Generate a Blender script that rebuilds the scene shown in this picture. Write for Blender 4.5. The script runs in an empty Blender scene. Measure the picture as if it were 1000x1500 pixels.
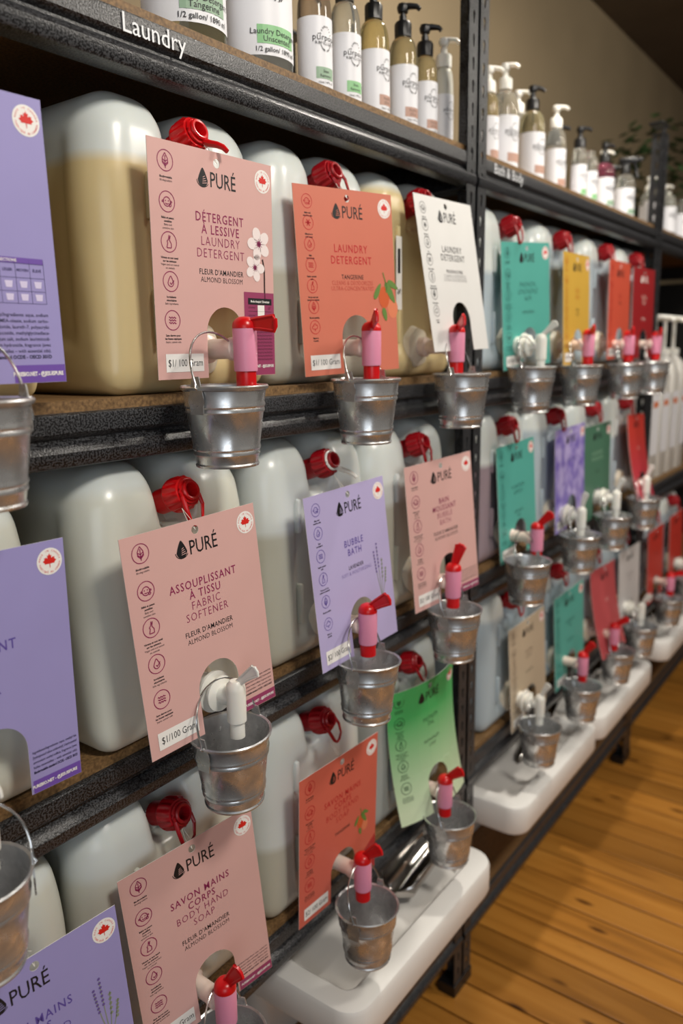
import bpy, bmesh, math, random
from mathutils import Vector, Matrix
random.seed(7)
PI = math.pi
scene = bpy.context.scene
COL = scene.collection

# ------------------------------------------------------------------ camera
cam_d = bpy.data.cameras.new('camera')
cam = bpy.data.objects.new('camera', cam_d); COL.objects.link(cam)
cam_d.sensor_fit = 'VERTICAL'; cam_d.sensor_height = 36.0; cam_d.lens = 27.49
CR = Matrix(((0.59224, 0.17183, -0.78723), (-0.80561, 0.10752, -0.5826), (-0.01547, 0.97924, 0.20211)))
cam.matrix_world = Matrix.Translation((-1.41278, -0.71779, 1.45787)) @ CR.to_4x4()
cam_d.clip_start = 0.02
cam_d.dof.use_dof = True; cam_d.dof.focus_distance = 0.93; cam_d.dof.aperture_fstop = 3.2
scene.camera = cam

# ------------------------------------------------------------------ world, lights, exposure
w = bpy.data.worlds.new('world'); scene.world = w; w.use_nodes = True
w.node_tree.nodes['Background'].inputs[0].default_value = (1.0, 0.93, 0.84, 1)
w.node_tree.nodes['Background'].inputs[1].default_value = 0.11

def area(name, loc, target, size, power, color, sy=None):
    l = bpy.data.lights.new(name, 'AREA'); l.energy = power; l.color = color
    l.shape = 'RECTANGLE'; l.size = size; l.size_y = sy or size
    o = bpy.data.objects.new(name, l); COL.objects.link(o); o.location = loc
    o.rotation_euler = (Vector(target) - Vector(loc)).to_track_quat('-Z', 'Y').to_euler()
    return o
WARM = (1.0, 0.93, 0.83)
COOL = (0.86, 0.93, 1.0)
area('track_light_aisle_near', (-0.9, -1.5, 2.7), (-0.6, 0, 1.1), 0.35, 25, WARM)
area('track_light_aisle_mid', (0.6, -1.5, 2.7), (0.6, 0, 1.0), 0.35, 19, WARM)
area('track_light_aisle_far', (2.2, -1.4, 2.7), (2.0, 0, 1.0), 0.35, 9, WARM)
area('track_light_rack', (0.5, -0.18, 2.74), (0.7, -0.3, 0), 0.12, 17, WARM)
area('shop_window', (-3.4, -2.6, 1.7), (-0.5, 0, 0.9), 1.8, 24, COOL, 1.8)
scene.view_settings.view_transform = 'Standard'
scene.view_settings.look = 'None'
scene.view_settings.gamma = 1.0
scene.view_settings.use_curve_mapping = False
scene.view_settings.exposure = 0.02

# ------------------------------------------------------------------ materials
MATS = {}
def nmat(name):
    m = bpy.data.materials.new(name); m.use_nodes = True
    return m, m.node_tree, m.node_tree.nodes['Principled BSDF']
def srgb(r, g, b):
    def f(c):
        c /= 255.0
        return c / 12.92 if c <= 0.04045 else ((c + 0.055) / 1.055) ** 2.4
    return (f(r), f(g), f(b), 1)
def simple(name, col, rough=0.5, metal=0.0, sss=0.0, spec=0.5, trans=0.0):
    if name in MATS: return MATS[name]
    m, t, p = nmat(name)
    p.inputs['Base Color'].default_value = col
    p.inputs['Roughness'].default_value = rough
    p.inputs['Metallic'].default_value = metal
    p.inputs['Specular IOR Level'].default_value = spec
    if sss:
        p.inputs['Subsurface Weight'].default_value = sss
        p.inputs['Subsurface Radius'].default_value = (1, 0.8, 0.6)
        p.inputs['Subsurface Scale'].default_value = 0.012
    if trans: p.inputs['Transmission Weight'].default_value = trans
    MATS[name] = m
    return m
def node(t, kind, **kw):
    n = t.nodes.new(kind)
    for k, v in kw.items(): setattr(n, k, v)
    return n
def ramp(t, stops):
    r = t.nodes.new('ShaderNodeValToRGB')
    els = r.color_ramp.elements
    while len(els) > len(stops): els.remove(els[-1])
    while len(els) < len(stops): els.new(0.5)
    for e, (p, c) in zip(els, stops): e.position = p; e.color = c
    return r

def m_hammer():
    m, t, p = nmat('hammertone'); L = t.links
    tc = node(t, 'ShaderNodeTexCoord')
    n = node(t, 'ShaderNodeTexNoise'); n.inputs['Scale'].default_value = 450; n.inputs['Detail'].default_value = 1.0
    L.new(tc.outputs['Object'], n.inputs['Vector'])
    r = ramp(t, [(0.46, (0.004, 0.004, 0.005, 1)), (0.54, (0.052, 0.054, 0.059, 1))])
    L.new(n.outputs[0], r.inputs[0]); L.new(r.outputs[0], p.inputs['Base Color'])
    b = node(t, 'ShaderNodeBump'); b.inputs['Strength'].default_value = 0.55; b.inputs['Distance'].default_value = 0.0008
    L.new(n.outputs[0], b.inputs['Height']); L.new(b.outputs[0], p.inputs['Normal'])
    p.inputs['Roughness'].default_value = 0.34
    return m
def m_board():
    m, t, p = nmat('particle_board'); L = t.links
    tc = node(t, 'ShaderNodeTexCoord')
    n = node(t, 'ShaderNodeTexNoise'); n.inputs['Scale'].default_value = 260; n.inputs['Detail'].default_value = 3
    L.new(tc.outputs['Object'], n.inputs['Vector'])
    r = ramp(t, [(0.3, srgb(92, 68, 42)), (0.7, srgb(144, 112, 72))])
    L.new(n.outputs[0], r.inputs[0]); L.new(r.outputs[0], p.inputs['Base Color'])
    p.inputs['Roughness'].default_value = 0.6
    return m
def m_galv():
    m, t, p = nmat('galvanised_steel'); L = t.links
    tc = node(t, 'ShaderNodeTexCoord')
    v = node(t, 'ShaderNodeTexNoise'); v.inputs['Scale'].default_value = 55; v.inputs['Detail'].default_value = 3
    L.new(tc.outputs['Object'], v.inputs['Vector'])
    r = ramp(t, [(0.3, (0.46, 0.47, 0.48, 1)), (0.7, (0.74, 0.74, 0.74, 1))])
    L.new(v.outputs[0], r.inputs[0]); L.new(r.outputs[0], p.inputs['Base Color'])
    r2 = ramp(t, [(0.3, (0.42, 0.42, 0.42, 1)), (0.7, (0.2, 0.2, 0.2, 1))])
    L.new(v.outputs[0], r2.inputs[0]); L.new(r2.outputs[0], p.inputs['Roughness'])
    p.inputs['Metallic'].default_value = 0.85
    return m
def m_jug():
    # translucent polyethylene; the contents show through up to the fill level of each jug
    m, t, p = nmat('translucent_jug'); L = t.links
    tc = node(t, 'ShaderNodeTexCoord')
    sep = node(t, 'ShaderNodeSeparateXYZ'); L.new(tc.outputs['Object'], sep.inputs[0])
    a = node(t, 'ShaderNodeAttribute', attribute_type='OBJECT', attribute_name='fill')
    sub = node(t, 'ShaderNodeMath', operation='SUBTRACT'); L.new(a.outputs['Fac'], sub.inputs[0]); L.new(sep.outputs['Z'], sub.inputs[1])
    mul = node(t, 'ShaderNodeMath', operation='MULTIPLY_ADD', use_clamp=True); L.new(sub.outputs[0], mul.inputs[0])
    mul.inputs[1].default_value = 70; mul.inputs[2].default_value = 0.5
    lc = node(t, 'ShaderNodeAttribute', attribute_type='OBJECT', attribute_name='content_colour')
    mix = node(t, 'ShaderNodeMix', data_type='RGBA'); L.new(mul.outputs[0], mix.inputs['Factor'])
    mix.inputs['A'].default_value = srgb(217, 223, 220)
    L.new(lc.outputs['Color'], mix.inputs['B'])
    n = node(t, 'ShaderNodeTexNoise'); n.inputs['Scale'].default_value = 6
    L.new(tc.outputs['Object'], n.inputs['Vector'])
    hs = node(t, 'ShaderNodeHueSaturation'); L.new(mix.outputs['Result'], hs.inputs['Color'])
    mr = node(t, 'ShaderNodeMapRange'); mr.inputs['To Min'].default_value = 0.9; mr.inputs['To Max'].default_value = 1.08
    L.new(n.outputs[0], mr.inputs['Value']); L.new(mr.outputs[0], hs.inputs['Value'])
    L.new(hs.outputs[0], p.inputs['Base Color'])
    p.inputs['Roughness'].default_value = 0.27
    p.inputs['Subsurface Weight'].default_value = 0.35
    p.inputs['Subsurface Radius'].default_value = (1, 0.85, 0.65); p.inputs['Subsurface Scale'].default_value = 0.02
    return m
def m_floor():
    m, t, p = nmat('old_pine'); L = t.links
    tc = node(t, 'ShaderNodeTexCoord')
    oi = node(t, 'ShaderNodeObjectInfo')
    add = node(t, 'ShaderNodeVectorMath', operation='ADD'); L.new(tc.outputs['Object'], add.inputs[0])
    sc = node(t, 'ShaderNodeVectorMath', operation='SCALE'); L.new(oi.outputs['Random'], sc.inputs['Scale']); sc.inputs[0].default_value = (17, 31, 5)
    L.new(sc.outputs[0], add.inputs[1])
    mp = node(t, 'ShaderNodeMapping'); mp.inputs['Scale'].default_value = (22, 1.6, 10); L.new(add.outputs[0], mp.inputs[0])
    n = node(t, 'ShaderNodeTexNoise'); n.inputs['Scale'].default_value = 1.0; n.inputs['Detail'].default_value = 4; n.inputs['Distortion'].default_value = 0.8
    L.new(mp.outputs[0], n.inputs['Vector'])
    r = ramp(t, [(0.22, srgb(140, 90, 32)), (0.5, srgb(186, 125, 50)), (0.8, srgb(202, 142, 64))])
    L.new(n.outputs[0], r.inputs[0])
    mp2 = node(t, 'ShaderNodeMapping'); mp2.inputs['Scale'].default_value = (16, 5.0, 5); L.new(add.outputs[0], mp2.inputs[0])
    k = node(t, 'ShaderNodeTexVoronoi'); k.inputs['Scale'].default_value = 1.0; L.new(mp2.outputs[0], k.inputs['Vector'])
    kr = ramp(t, [(0.07, (0.09, 0.035, 0.012, 1)), (0.16, (1, 1, 1, 1))]); L.new(k.outputs['Distance'], kr.inputs[0])
    mx = node(t, 'ShaderNodeMix', data_type='RGBA', blend_type='MULTIPLY'); mx.inputs['Factor'].default_value = 0.85
    L.new(r.outputs[0], mx.inputs['A']); L.new(kr.outputs[0], mx.inputs['B'])
    hs = node(t, 'ShaderNodeHueSaturation'); L.new(mx.outputs['Result'], hs.inputs['Color'])
    mr = node(t, 'ShaderNodeMapRange'); mr.inputs['To Min'].default_value = 0.66; mr.inputs['To Max'].default_value = 1.1
    L.new(oi.outputs['Random'], mr.inputs['Value']); L.new(mr.outputs[0], hs.inputs['Value'])
    L.new(hs.outputs[0], p.inputs['Base Color'])
    p.inputs['Roughness'].default_value = 0.38
    return m
def m_wall(name, c1, c2, scale=3):
    m, t, p = nmat(name); L = t.links
    tc = node(t, 'ShaderNodeTexCoord')
    n = node(t, 'ShaderNodeTexNoise'); n.inputs['Scale'].default_value = scale; n.inputs['Detail'].default_value = 4
    L.new(tc.outputs['Object'], n.inputs['Vector'])
    r = ramp(t, [(0.3, c1), (0.7, c2)]); L.new(n.outputs[0], r.inputs[0]); L.new(r.outputs[0], p.inputs['Base Color'])
    p.inputs['Roughness'].default_value = 0.8
    return m
def m_card(name, col, col2=None, mode=None):
    if name in MATS: return MATS[name]
    m, t, p = nmat(name); L = t.links
    tc = node(t, 'ShaderNodeTexCoord')
    n = node(t, 'ShaderNodeTexNoise'); n.inputs['Scale'].default_value = 14 if mode != 'mottle' else 26; n.inputs['Detail'].default_value = 3
    L.new(tc.outputs['Object'], n.inputs['Vector'])
    if mode == 'mottle':
        r = ramp(t, [(0.38, col), (0.62, col2)])
        L.new(n.outputs[0], r.inputs[0]); L.new(r.outputs[0], p.inputs['Base Color'])
    elif mode == 'fade':
        sep = node(t, 'ShaderNodeSeparateXYZ'); L.new(tc.outputs['Object'], sep.inputs[0])
        mr = node(t, 'ShaderNodeMapRange'); mr.inputs['From Min'].default_value = -0.24; mr.inputs['From Max'].default_value = -0.06
        L.new(sep.outputs['Z'], mr.inputs['Value'])
        r = ramp(t, [(0.0, col2), (1.0, col)]); L.new(mr.outputs[0], r.inputs[0]); L.new(r.outputs[0], p.inputs['Base Color'])
    else:
        hs = node(t, 'ShaderNodeHueSaturation'); hs.inputs['Color'].default_value = col
        mr = node(t, 'ShaderNodeMapRange'); mr.inputs['To Min'].default_value = 0.95; mr.inputs['To Max'].default_value = 1.05
        L.new(n.outputs[0], mr.inputs['Value']); L.new(mr.outputs[0], hs.inputs['Value']); L.new(hs.outputs[0], p.inputs['Base Color'])
    p.inputs['Roughness'].default_value = 0.42
    p.inputs['Specular IOR Level'].default_value = 0.35
    MATS[name] = m
    return m

HAMMER = m_hammer(); BOARD = m_board(); GALV = m_galv(); JUG = m_jug(); PINE = m_floor()
REDP = simple('red_plastic', srgb(206, 14, 20), 0.3, sss=0.1)
DREDP = simple('dark_red_plastic', srgb(158, 14, 26), 0.35)
PINKP = simple('pink_sleeve', srgb(228, 146, 176), 0.4, sss=0.1)
WHITEP = simple('white_plastic', srgb(238, 236, 228), 0.35, sss=0.2)
MILKP = simple('milky_plastic', srgb(226, 216, 196), 0.35, sss=0.4)
PALEPINKP = simple('pale_pink_plastic', srgb(236, 214, 202), 0.35, sss=0.2)
TRAYP = simple('tray_plastic', srgb(236, 234, 230), 0.32)
BLACKP = simple('black_plastic', (0.006, 0.006, 0.007, 1), 0.35)
WIRE = simple('steel_wire', (0.6, 0.6, 0.6, 1), 0.25, 1.0)
STEEL = simple('scoop_steel', (0.5, 0.48, 0.46, 1), 0.18, 1.0)
THREAD = simple('clear_thread', srgb(225, 220, 210), 0.3)
PAPER = simple('paper_white', srgb(240, 238, 234), 0.5)
INK = simple('ink_black', (0.008, 0.008, 0.01, 1), 0.5)
BADGE_RED = simple('badge_red', srgb(214, 36, 28), 0.5)

# ------------------------------------------------------------------ mesh helpers
class MB:
    def __init__(s): s.v = []; s.f = []
    def add(s, verts, faces, M=None):
        o = len(s.v)
        s.v += [tuple(M @ Vector(p)) for p in verts] if M else [tuple(p) for p in verts]
        s.f += [[i + o for i in f] for f in faces]
        return s
    def box(s, x0, x1, y0, y1, z0, z1, M=None, bev=0.0):
        if bev:
            bm = bmesh.new()
            bmesh.ops.create_cube(bm, size=1)
            for q in bm.verts: q.co = Vector(((x0 + x1) / 2 + q.co.x * (x1 - x0), (y0 + y1) / 2 + q.co.y * (y1 - y0), (z0 + z1) / 2 + q.co.z * (z1 - z0)))
            bmesh.ops.bevel(bm, geom=bm.edges[:], offset=bev, segments=2, affect='EDGES', profile=0.5)
            bm.verts.index_update()
            r = s.add([q.co.copy() for q in bm.verts], [[q.index for q in f.verts] for f in bm.faces], M); bm.free(); return r
        V = [(x0, y0, z0), (x1, y0, z0), (x1, y1, z0), (x0, y1, z0), (x0, y0, z1), (x1, y0, z1), (x1, y1, z1), (x0, y1, z1)]
        return s.add(V, [(0, 3, 2, 1), (4, 5, 6, 7), (0, 1, 5, 4), (1, 2, 6, 5), (2, 3, 7, 6), (3, 0, 4, 7)], M)
    def lathe(s, prof, seg=24, M=None, rfun=None):
        V = []; F = []
        for (r, z) in prof:
            for k in range(seg):
                a = 2 * PI * k / seg; rr = r * (rfun(a, z) if rfun else 1)
                V.append((rr * math.cos(a), rr * math.sin(a), z))
        for i in range(len(prof) - 1):
            for k in range(seg):
                a = i * seg + k; b = i * seg + (k + 1) % seg
                F.append((a, b, b + seg, a + seg))
        if prof[0][0] > 1e-6 and prof[0][0] < 1: F.append(tuple(reversed(range(seg)))) if prof[0][0] == prof[0][0] and s_cap(prof, 0) else None
        if s_cap(prof, -1): F.append(tuple(range((len(prof) - 1) * seg, len(prof) * seg)))
        return s.add(V, [f for f in F if f], M)
    def tube(s, path, r, seg=8, closed=False, rs=None):
        n = len(path); P = [Vector(p) for p in path]; V = []; F = []
        up = Vector((0.123, 0.456, 0.88)).normalized()
        for i in range(n):
            d = (P[(i + 1) % n] - P[i - 1]) if closed else (P[min(i + 1, n - 1)] - P[max(i - 1, 0)])
            d.normalize()
            a = d.cross(up).normalized(); b = d.cross(a).normalized(); up = b.cross(d) * -1 if False else up
            rr = rs[i] if rs else r
            ra, rb = rr if isinstance(rr, tuple) else (rr, rr)
            for k in range(seg):
                t = 2 * PI * k / seg
                V.append(P[i] + a * ra * math.cos(t) + b * rb * math.sin(t))
        for i in range(n if closed else n - 1):
            for k in range(seg):
                q = ((i + 1) % n) * seg
                F.append((i * seg + k, i * seg + (k + 1) % seg, q + (k + 1) % seg, q + k))
        if not closed:
            F.append(tuple(reversed(range(seg)))); F.append(tuple(range((n - 1) * seg, n * seg)))
        return s.add(V, F)
    def prism(s, poly, y0, y1, M=None):
        """poly in (x,z) extruded along y"""
        n = len(poly)
        V = [(x, y0, z) for x, z in poly] + [(x, y1, z) for x, z in poly]
        F = [tuple(range(n)), tuple(reversed(range(n, 2 * n)))] + [(i, i + n, (i + 1) % n + n, (i + 1) % n) for i in range(n)]
        return s.add(V, F, M)
    def mesh(s, name, mat, smooth=True):
        me = bpy.data.meshes.new(name); me.from_pydata(s.v, [], s.f)
        if isinstance(mat, (list, tuple)):
            for q in mat: me.materials.append(q)
        else: me.materials.append(mat)
        bm = bmesh.new(); bm.from_mesh(me); bmesh.ops.recalc_face_normals(bm, faces=bm.faces)
        if smooth:
            for f in bm.faces: f.smooth = True
            for e in bm.edges:
                if len(e.link_faces) == 2 and e.calc_face_angle(0) > 0.62: e.smooth = False
        bm.to_mesh(me); bm.free()
        return me
    def build(s, name, mat, parent=None, smooth=True):
        return link(name, s.mesh(name, mat, smooth), parent)
def s_cap(prof, i): return prof[i][0] > 1e-5 and prof[i][1] is not None and getattr(prof, 'cap', True)
def link(name, me, parent=None):
    o = bpy.data.objects.new(name, me); COL.objects.link(o)
    if parent: o.parent = parent
    return o
def empty(name, loc=(0, 0, 0), rot=(0, 0, 0)):
    o = bpy.data.objects.new(name, None); COL.objects.link(o); o.location = loc; o.rotation_euler = rot; o.empty_display_size = 0.05
    return o
def tag(o, label, cat, group=None):
    o['label'] = label; o['category'] = cat
    if group: o['group'] = group
    return o
def struct(o): o['kind'] = 'structure'; return o

# text as flat mesh data (built-in font), unit cap height
_font_cache = {}
def glyphs(text, bold=0.0, spacing=1.0):
    key = (text, bold, spacing)
    if key not in _font_cache:
        cu = bpy.data.curves.new('t', 'FONT'); cu.body = text; cu.size = 1; cu.resolution_u = 2
        cu.offset = bold; cu.space_character = spacing; cu.fill_mode = 'FRONT' if hasattr(cu, 'fill_mode') else cu.fill_mode
        ob = bpy.data.objects.new('t', cu)
        me = ob.to_mesh()
        V = [(p.co.x / CAPH, p.co.y / CAPH) for p in me.vertices]; F = [tuple(f.vertices) for f in me.polygons]
        ob.to_mesh_clear(); bpy.data.objects.remove(ob); bpy.data.curves.remove(cu)
        _font_cache[key] = (V, F)
    return _font_cache[key]
CAPH = 1.0
_v, _f = glyphs('H'); _h = max(p[1] for p in _v); _font_cache.clear(); CAPH = _h

class Flat:
    """flat print: 2-D polygons in (x, z), later laid on a surface by a mapping"""
    def __init__(s): s.v = []; s.f = []
    def poly(s, pts):
        o = len(s.v); s.v += list(pts); s.f.append(list(range(o, o + len(pts)))); return s
    def tris(s, V, F):
        o = len(s.v); s.v += V; s.f += [[i + o for i in f] for f in F]; return s
    def text(s, txt, x, z, h, align='C', bold=0.0, spacing=1.0, xs=1.0, rot=0.0, maxw=None):
        V, F = glyphs(txt, bold, spacing)
        if not V: return s
        a = min(p[0] for p in V); b = max(p[0] for p in V); wd = (b - a) * h * xs
        if maxw and wd > maxw: xs *= maxw / wd; wd = maxw
        off = {'L': 0, 'C': -wd / 2, 'R': -wd}[align]
        c, sn = math.cos(rot), math.sin(rot); P = []
        for p in V:
            px = (p[0] - a) * h * xs + off; pz = p[1] * h - h / 2
            P.append((x + px * c - pz * sn, z + px * sn + pz * c))
        return s.tris(P, F)
    def strokes(s, n, x, z, h, maxw=None):
        """a line of writing too blurred to read in the photograph: one small upright mark per letter"""
        p = h * .82
        if maxw and n * p > maxw: p = maxw / n
        for i in range(n):
            cx = x + (i - (n - 1) / 2) * p; k = (i * 7 + n) % 3
            s.line([(cx - p * .28, z - h / 2), (cx - p * .28, z + h / 2)], h * .16)
            s.line([(cx - p * .28, z + h * (.5, 0, -.5)[k]), (cx + p * .25, z + h * (.5, 0, -.5)[k])], h * .16)
        return s
    def disc(s, x, z, r, n=28, ry=None):
        return s.poly([(x + r * math.cos(2 * PI * k / n), z + (ry or r) * math.sin(2 * PI * k / n)) for k in range(n)])
    def ring(s, x, z, r, wd, n=28):
        o = len(s.v)
        for k in range(n):
            a = 2 * PI * k / n
            s.v += [(x + r * math.cos(a), z + r * math.sin(a)), (x + (r - wd) * math.cos(a), z + (r - wd) * math.sin(a))]
        for k in range(n):
            a = o + 2 * k; b = o + 2 * ((k + 1) % n); s.f.append([a, b, b + 1, a + 1])
        return s
    def rect(s, x0, x1, z0, z1): return s.poly([(x0, z0), (x1, z0), (x1, z1), (x0, z1)])
    def line(s, pts, wd):
        for (a, b) in zip(pts, pts[1:]):
            d = Vector((b[0] - a[0], b[1] - a[1])); 
            if d.length < 1e-9: continue
            n = Vector((-d.y, d.x)).normalized() * wd / 2
            s.poly([(a[0] + n.x, a[1] + n.y), (a[0] - n.x, a[1] - n.y), (b[0] - n.x, b[1] - n.y), (b[0] + n.x, b[1] + n.y)])
        return s
    def circtext(s, txt, x, z, r, h, a0, a1, flip=False):
        n = len(txt)
        for i, ch in enumerate(txt):
            if ch == ' ': continue
            a = a0 + (a1 - a0) * (i + 0.5) / n
            s.text(ch, x + r * math.cos(a), z + r * math.sin(a), h, rot=a - PI / 2 if not flip else a + PI / 2, xs=0.9)
        return s
    def lay(s, name, mat, parent, fmap):
        if not s.f: return None
        me = bpy.data.meshes.new(name); me.from_pydata([fmap(*p) for p in s.v], [], s.f); me.materials.append(mat)
        return link(name, me, parent)

# ------------------------------------------------------------------ the setting
ZA, ZB, ZC, ZD, ZE = 1.813, 1.398, 0.981, 0.566, 0.176     # top of each beam
BT = 0.012                                                # board stands this much above the beam
fl = struct(MB().box(-3.2, 6.2, -4.0, 0.56, -0.06, -0.022).build('floor', simple('subfloor', srgb(46, 28, 14), 0.9), None, False))
PW = 0.096
pm = {}
for L in (1.5, 2.2, 2.8):
    mb = MB().box(-PW / 2 + 0.0026, PW / 2 - 0.0026, 0, L - 0.005, -0.022, 0, bev=0.002)
    pm[L] = mb.mesh('plank', PINE, False)
npl = 0
for i in range(-14, 46):
    y = 0.55; k = 0
    x = 0.065 + i * PW
    first = random.choice((1.5, 2.2, 2.8))
    for L in (first, 2.8 if first < 2 else 1.5):
        o = link('plank', pm[L], fl); o.location = (x, y - L, 0); y -= L; npl += 1
struct(MB().box(-3.2, 6.2, 0.56, 0.68, -0.06, 2.86).build('wall_back', m_wall('wall_paint', srgb(128, 113, 87), srgb(138, 122, 95)), None, False))
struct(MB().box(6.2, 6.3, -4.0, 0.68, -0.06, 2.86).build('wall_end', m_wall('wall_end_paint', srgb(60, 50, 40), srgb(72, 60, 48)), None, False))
struct(MB().box(-3.2, 6.2, -4.0, 0.56, 2.86, 2.95).build('ceiling', m_wall('ceiling_paint', srgb(92, 78, 62), srgb(104, 90, 72)), None, False))

# ------------------------------------------------------------------ shelving units
POST_H = 2.115; FW = 0.038; DEPTH = 0.47
def flange_mesh(width, height, pitch=0.0381):
    """perforated steel strip with keyhole slots; x 0..width, z 0..height, thickness in y 0..0.002"""
    n = int(height / pitch); V = []; F = []
    hole = []
    for k in range(16):
        a = 2 * PI * k / 16
        hole.append((math.cos(a), math.sin(a)))
    cx = width * 0.52
    for layer in (0, 1):
        y = 0.002 * layer
        for i in range(n):
            z0 = i * pitch; z1 = z0 + pitch; zc = (z0 + z1) / 2
            o = len(V)
            for (c, s_) in hole:
                rx = 0.0030 if s_ < 0.3 else 0.0048
                V.append((cx + rx * c, y, zc + 0.0115 * s_))
            for (c, s_) in hole:
                m = max(abs(c), abs(s_)); qx = c / m; qz = s_ / m
                V.append((cx + (qx * (width - cx) if qx > 0 else qx * cx), y, zc + qz * pitch / 2))
            for k in range(16):
                a = o + k; b = o + (k + 1) % 16
                F.append((a, b, b + 16, a + 16) if layer else (b, a, a + 16, b + 16))
            if layer == 0:
                o2 = o + n * 32
                for k in range(16):
                    F.append((o + k, o + (k + 1) % 16, o2 + (k + 1) % 16, o2 + k))
    return V, F
FV, FF = flange_mesh(FW, POST_H)
def post_mesh(sx, sy):
    """angle post: corner at the origin, flanges run sx along x and sy along y"""
    mb = MB()
    mb.add([(sx * x, sy * y, z) for x, y, z in FV], FF)
    mb.add([(sx * y, sy * x, z) for x, y, z in FV], FF)
    mb.box(min(0, sx * 0.004), max(0, sx * 0.004), min(0, sy * 0.004), max(0, sy * 0.004), 0, POST_H)
    return mb.mesh('post', HAMMER, False)
POSTS = {(a, b): post_mesh(a, b) for a in (-1, 1) for b in (-1, 1)}
BEAM = [(0.003, 0.0), (0.0005, -0.0015), (0.0, -0.004), (0.0, -0.021), (0.003, -0.0245), (0.0075, -0.027), (0.0075, -0.030), (0.002, -0.0335),
        (-0.002, -0.0375), (-0.0045, -0.041), (-0.0045, -0.052), (-0.002, -0.056), (0.004, -0.058), (0.022, -0.058), (0.022, -0.054), (0.010, -0.052), (0.010, 0.0)]
def beam_mesh(length):
    n = len(BEAM)
    V = [(0, y, z) for y, z in BEAM] + [(length, y, z) for y, z in BEAM]
    F = [(i, (i + 1) % n, (i + 1) % n + n, i + n) for i in range(n)]
    return MB().add(V, F).mesh('beam', HAMMER, True)
def caps_mesh():
    return MB().box(-0.002, FW + 0.002, -0.002, FW + 0.002, 0, 0.008, bev=0.002).mesh('post_cap', BLACKP, False)
def foot_mesh():
    return MB().box(-0.003, FW + 0.003, -0.003, FW + 0.003, 0, 0.03, bev=0.002).mesh('post_foot', BLACKP, False)
CAPM = caps_mesh(); FOOTM = foot_mesh()
def unit(x0, x1, levels, label):
    u = empty('shelving_unit', (x0, 0, 0)); tag(u, label, 'shelving unit', 'steel shelving units standing in a row')
    L = x1 - x0
    for px, sx in ((0.001, 1), (L - 0.001, -1)):
        for py, sy in ((0, 1), (DEPTH, -1)):
            p = link('post', POSTS[(sx, sy)], u); p.location = (px, py, 0.0)
            c = link('post_cap', CAPM, p); c.location = (0 if sx > 0 else -FW, 0 if sy > 0 else -FW, POST_H - 0.002)
            c = link('post_foot', FOOTM, p); c.location = (0 if sx > 0 else -FW, 0 if sy > 0 else -FW, 0.0)
            c['label'] = 'black plastic foot cap'
    bm_ = beam_mesh(L - 0.012)
    side = beam_mesh(DEPTH - 0.03)
    bd = MB().box(0.008, L - 0.008, 0.0105, DEPTH - 0.0105, -0.004, BT)
    bdm = bd.mesh('board', BOARD, False)
    for z in levels:
        b = link('beam', bm_, u); b.location = (0.006, 0.0012, z)
        b = link('beam', bm_, u); b.location = (L - 0.006, DEPTH - 0.0012, z); b.rotation_euler[2] = PI
        for sx, xx in ((1, 0.004), (-1, L - 0.004)):
            b = link('side_beam', side, u); b.location = (xx, DEPTH - 0.015 if sx > 0 else 0.015, z - 0.004); b.rotation_euler[2] = -PI / 2 if sx > 0 else PI / 2
        o = link('board', bdm, u); o.location = (0, 0, z)
    return u
# boards lie on the beams; their front edge shows as a strip of raw particle board
u1 = unit(-1.25, 0.0, (ZA, ZB, ZC, ZD, ZE), 'dark hammered steel shelving unit closest to the viewer with pink and purple cards')
u2 = unit(0.0, 1.25, (ZA, ZB, ZC, ZD, ZE), 'dark steel shelving unit in the middle with teal and yellow cards')
u3 = unit(1.25, 2.5, (ZA, ZC, ZD, ZE), 'farthest dark steel shelving unit holding white pump canisters')
MB().box(0.05, 1.2, DEPTH - .016, DEPTH - .010, ZC + .02, ZA - .06).build('shade_sheet', simple('shade_sheet_dark', srgb(22, 24, 20), .7), u3, False)['label'] = 'added dark sheet standing in for shade on the wall'  # added dark sheet, stands in for the shaded wall behind the canisters
def on_beam(txt, x, z, h, uu, ux):
    return Flat().text(txt, 0, 0, h, 'L', 0.0, 1.0).lay('shelf_lettering', simple('vinyl_white', srgb(225, 228, 232), 0.4), uu, lambda a, b: (x - ux + a, -0.0004, z + b))
on_beam('Laundry', -0.815, ZA - 0.0130, 0.0190, u1, -1.25)['label'] = 'white vinyl word on the top beam'
on_beam('Bath & Body', 0.075, ZA - 0.0125, 0.0185, u2, 0.0)['label'] = 'white vinyl words on the top beam'

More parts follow.
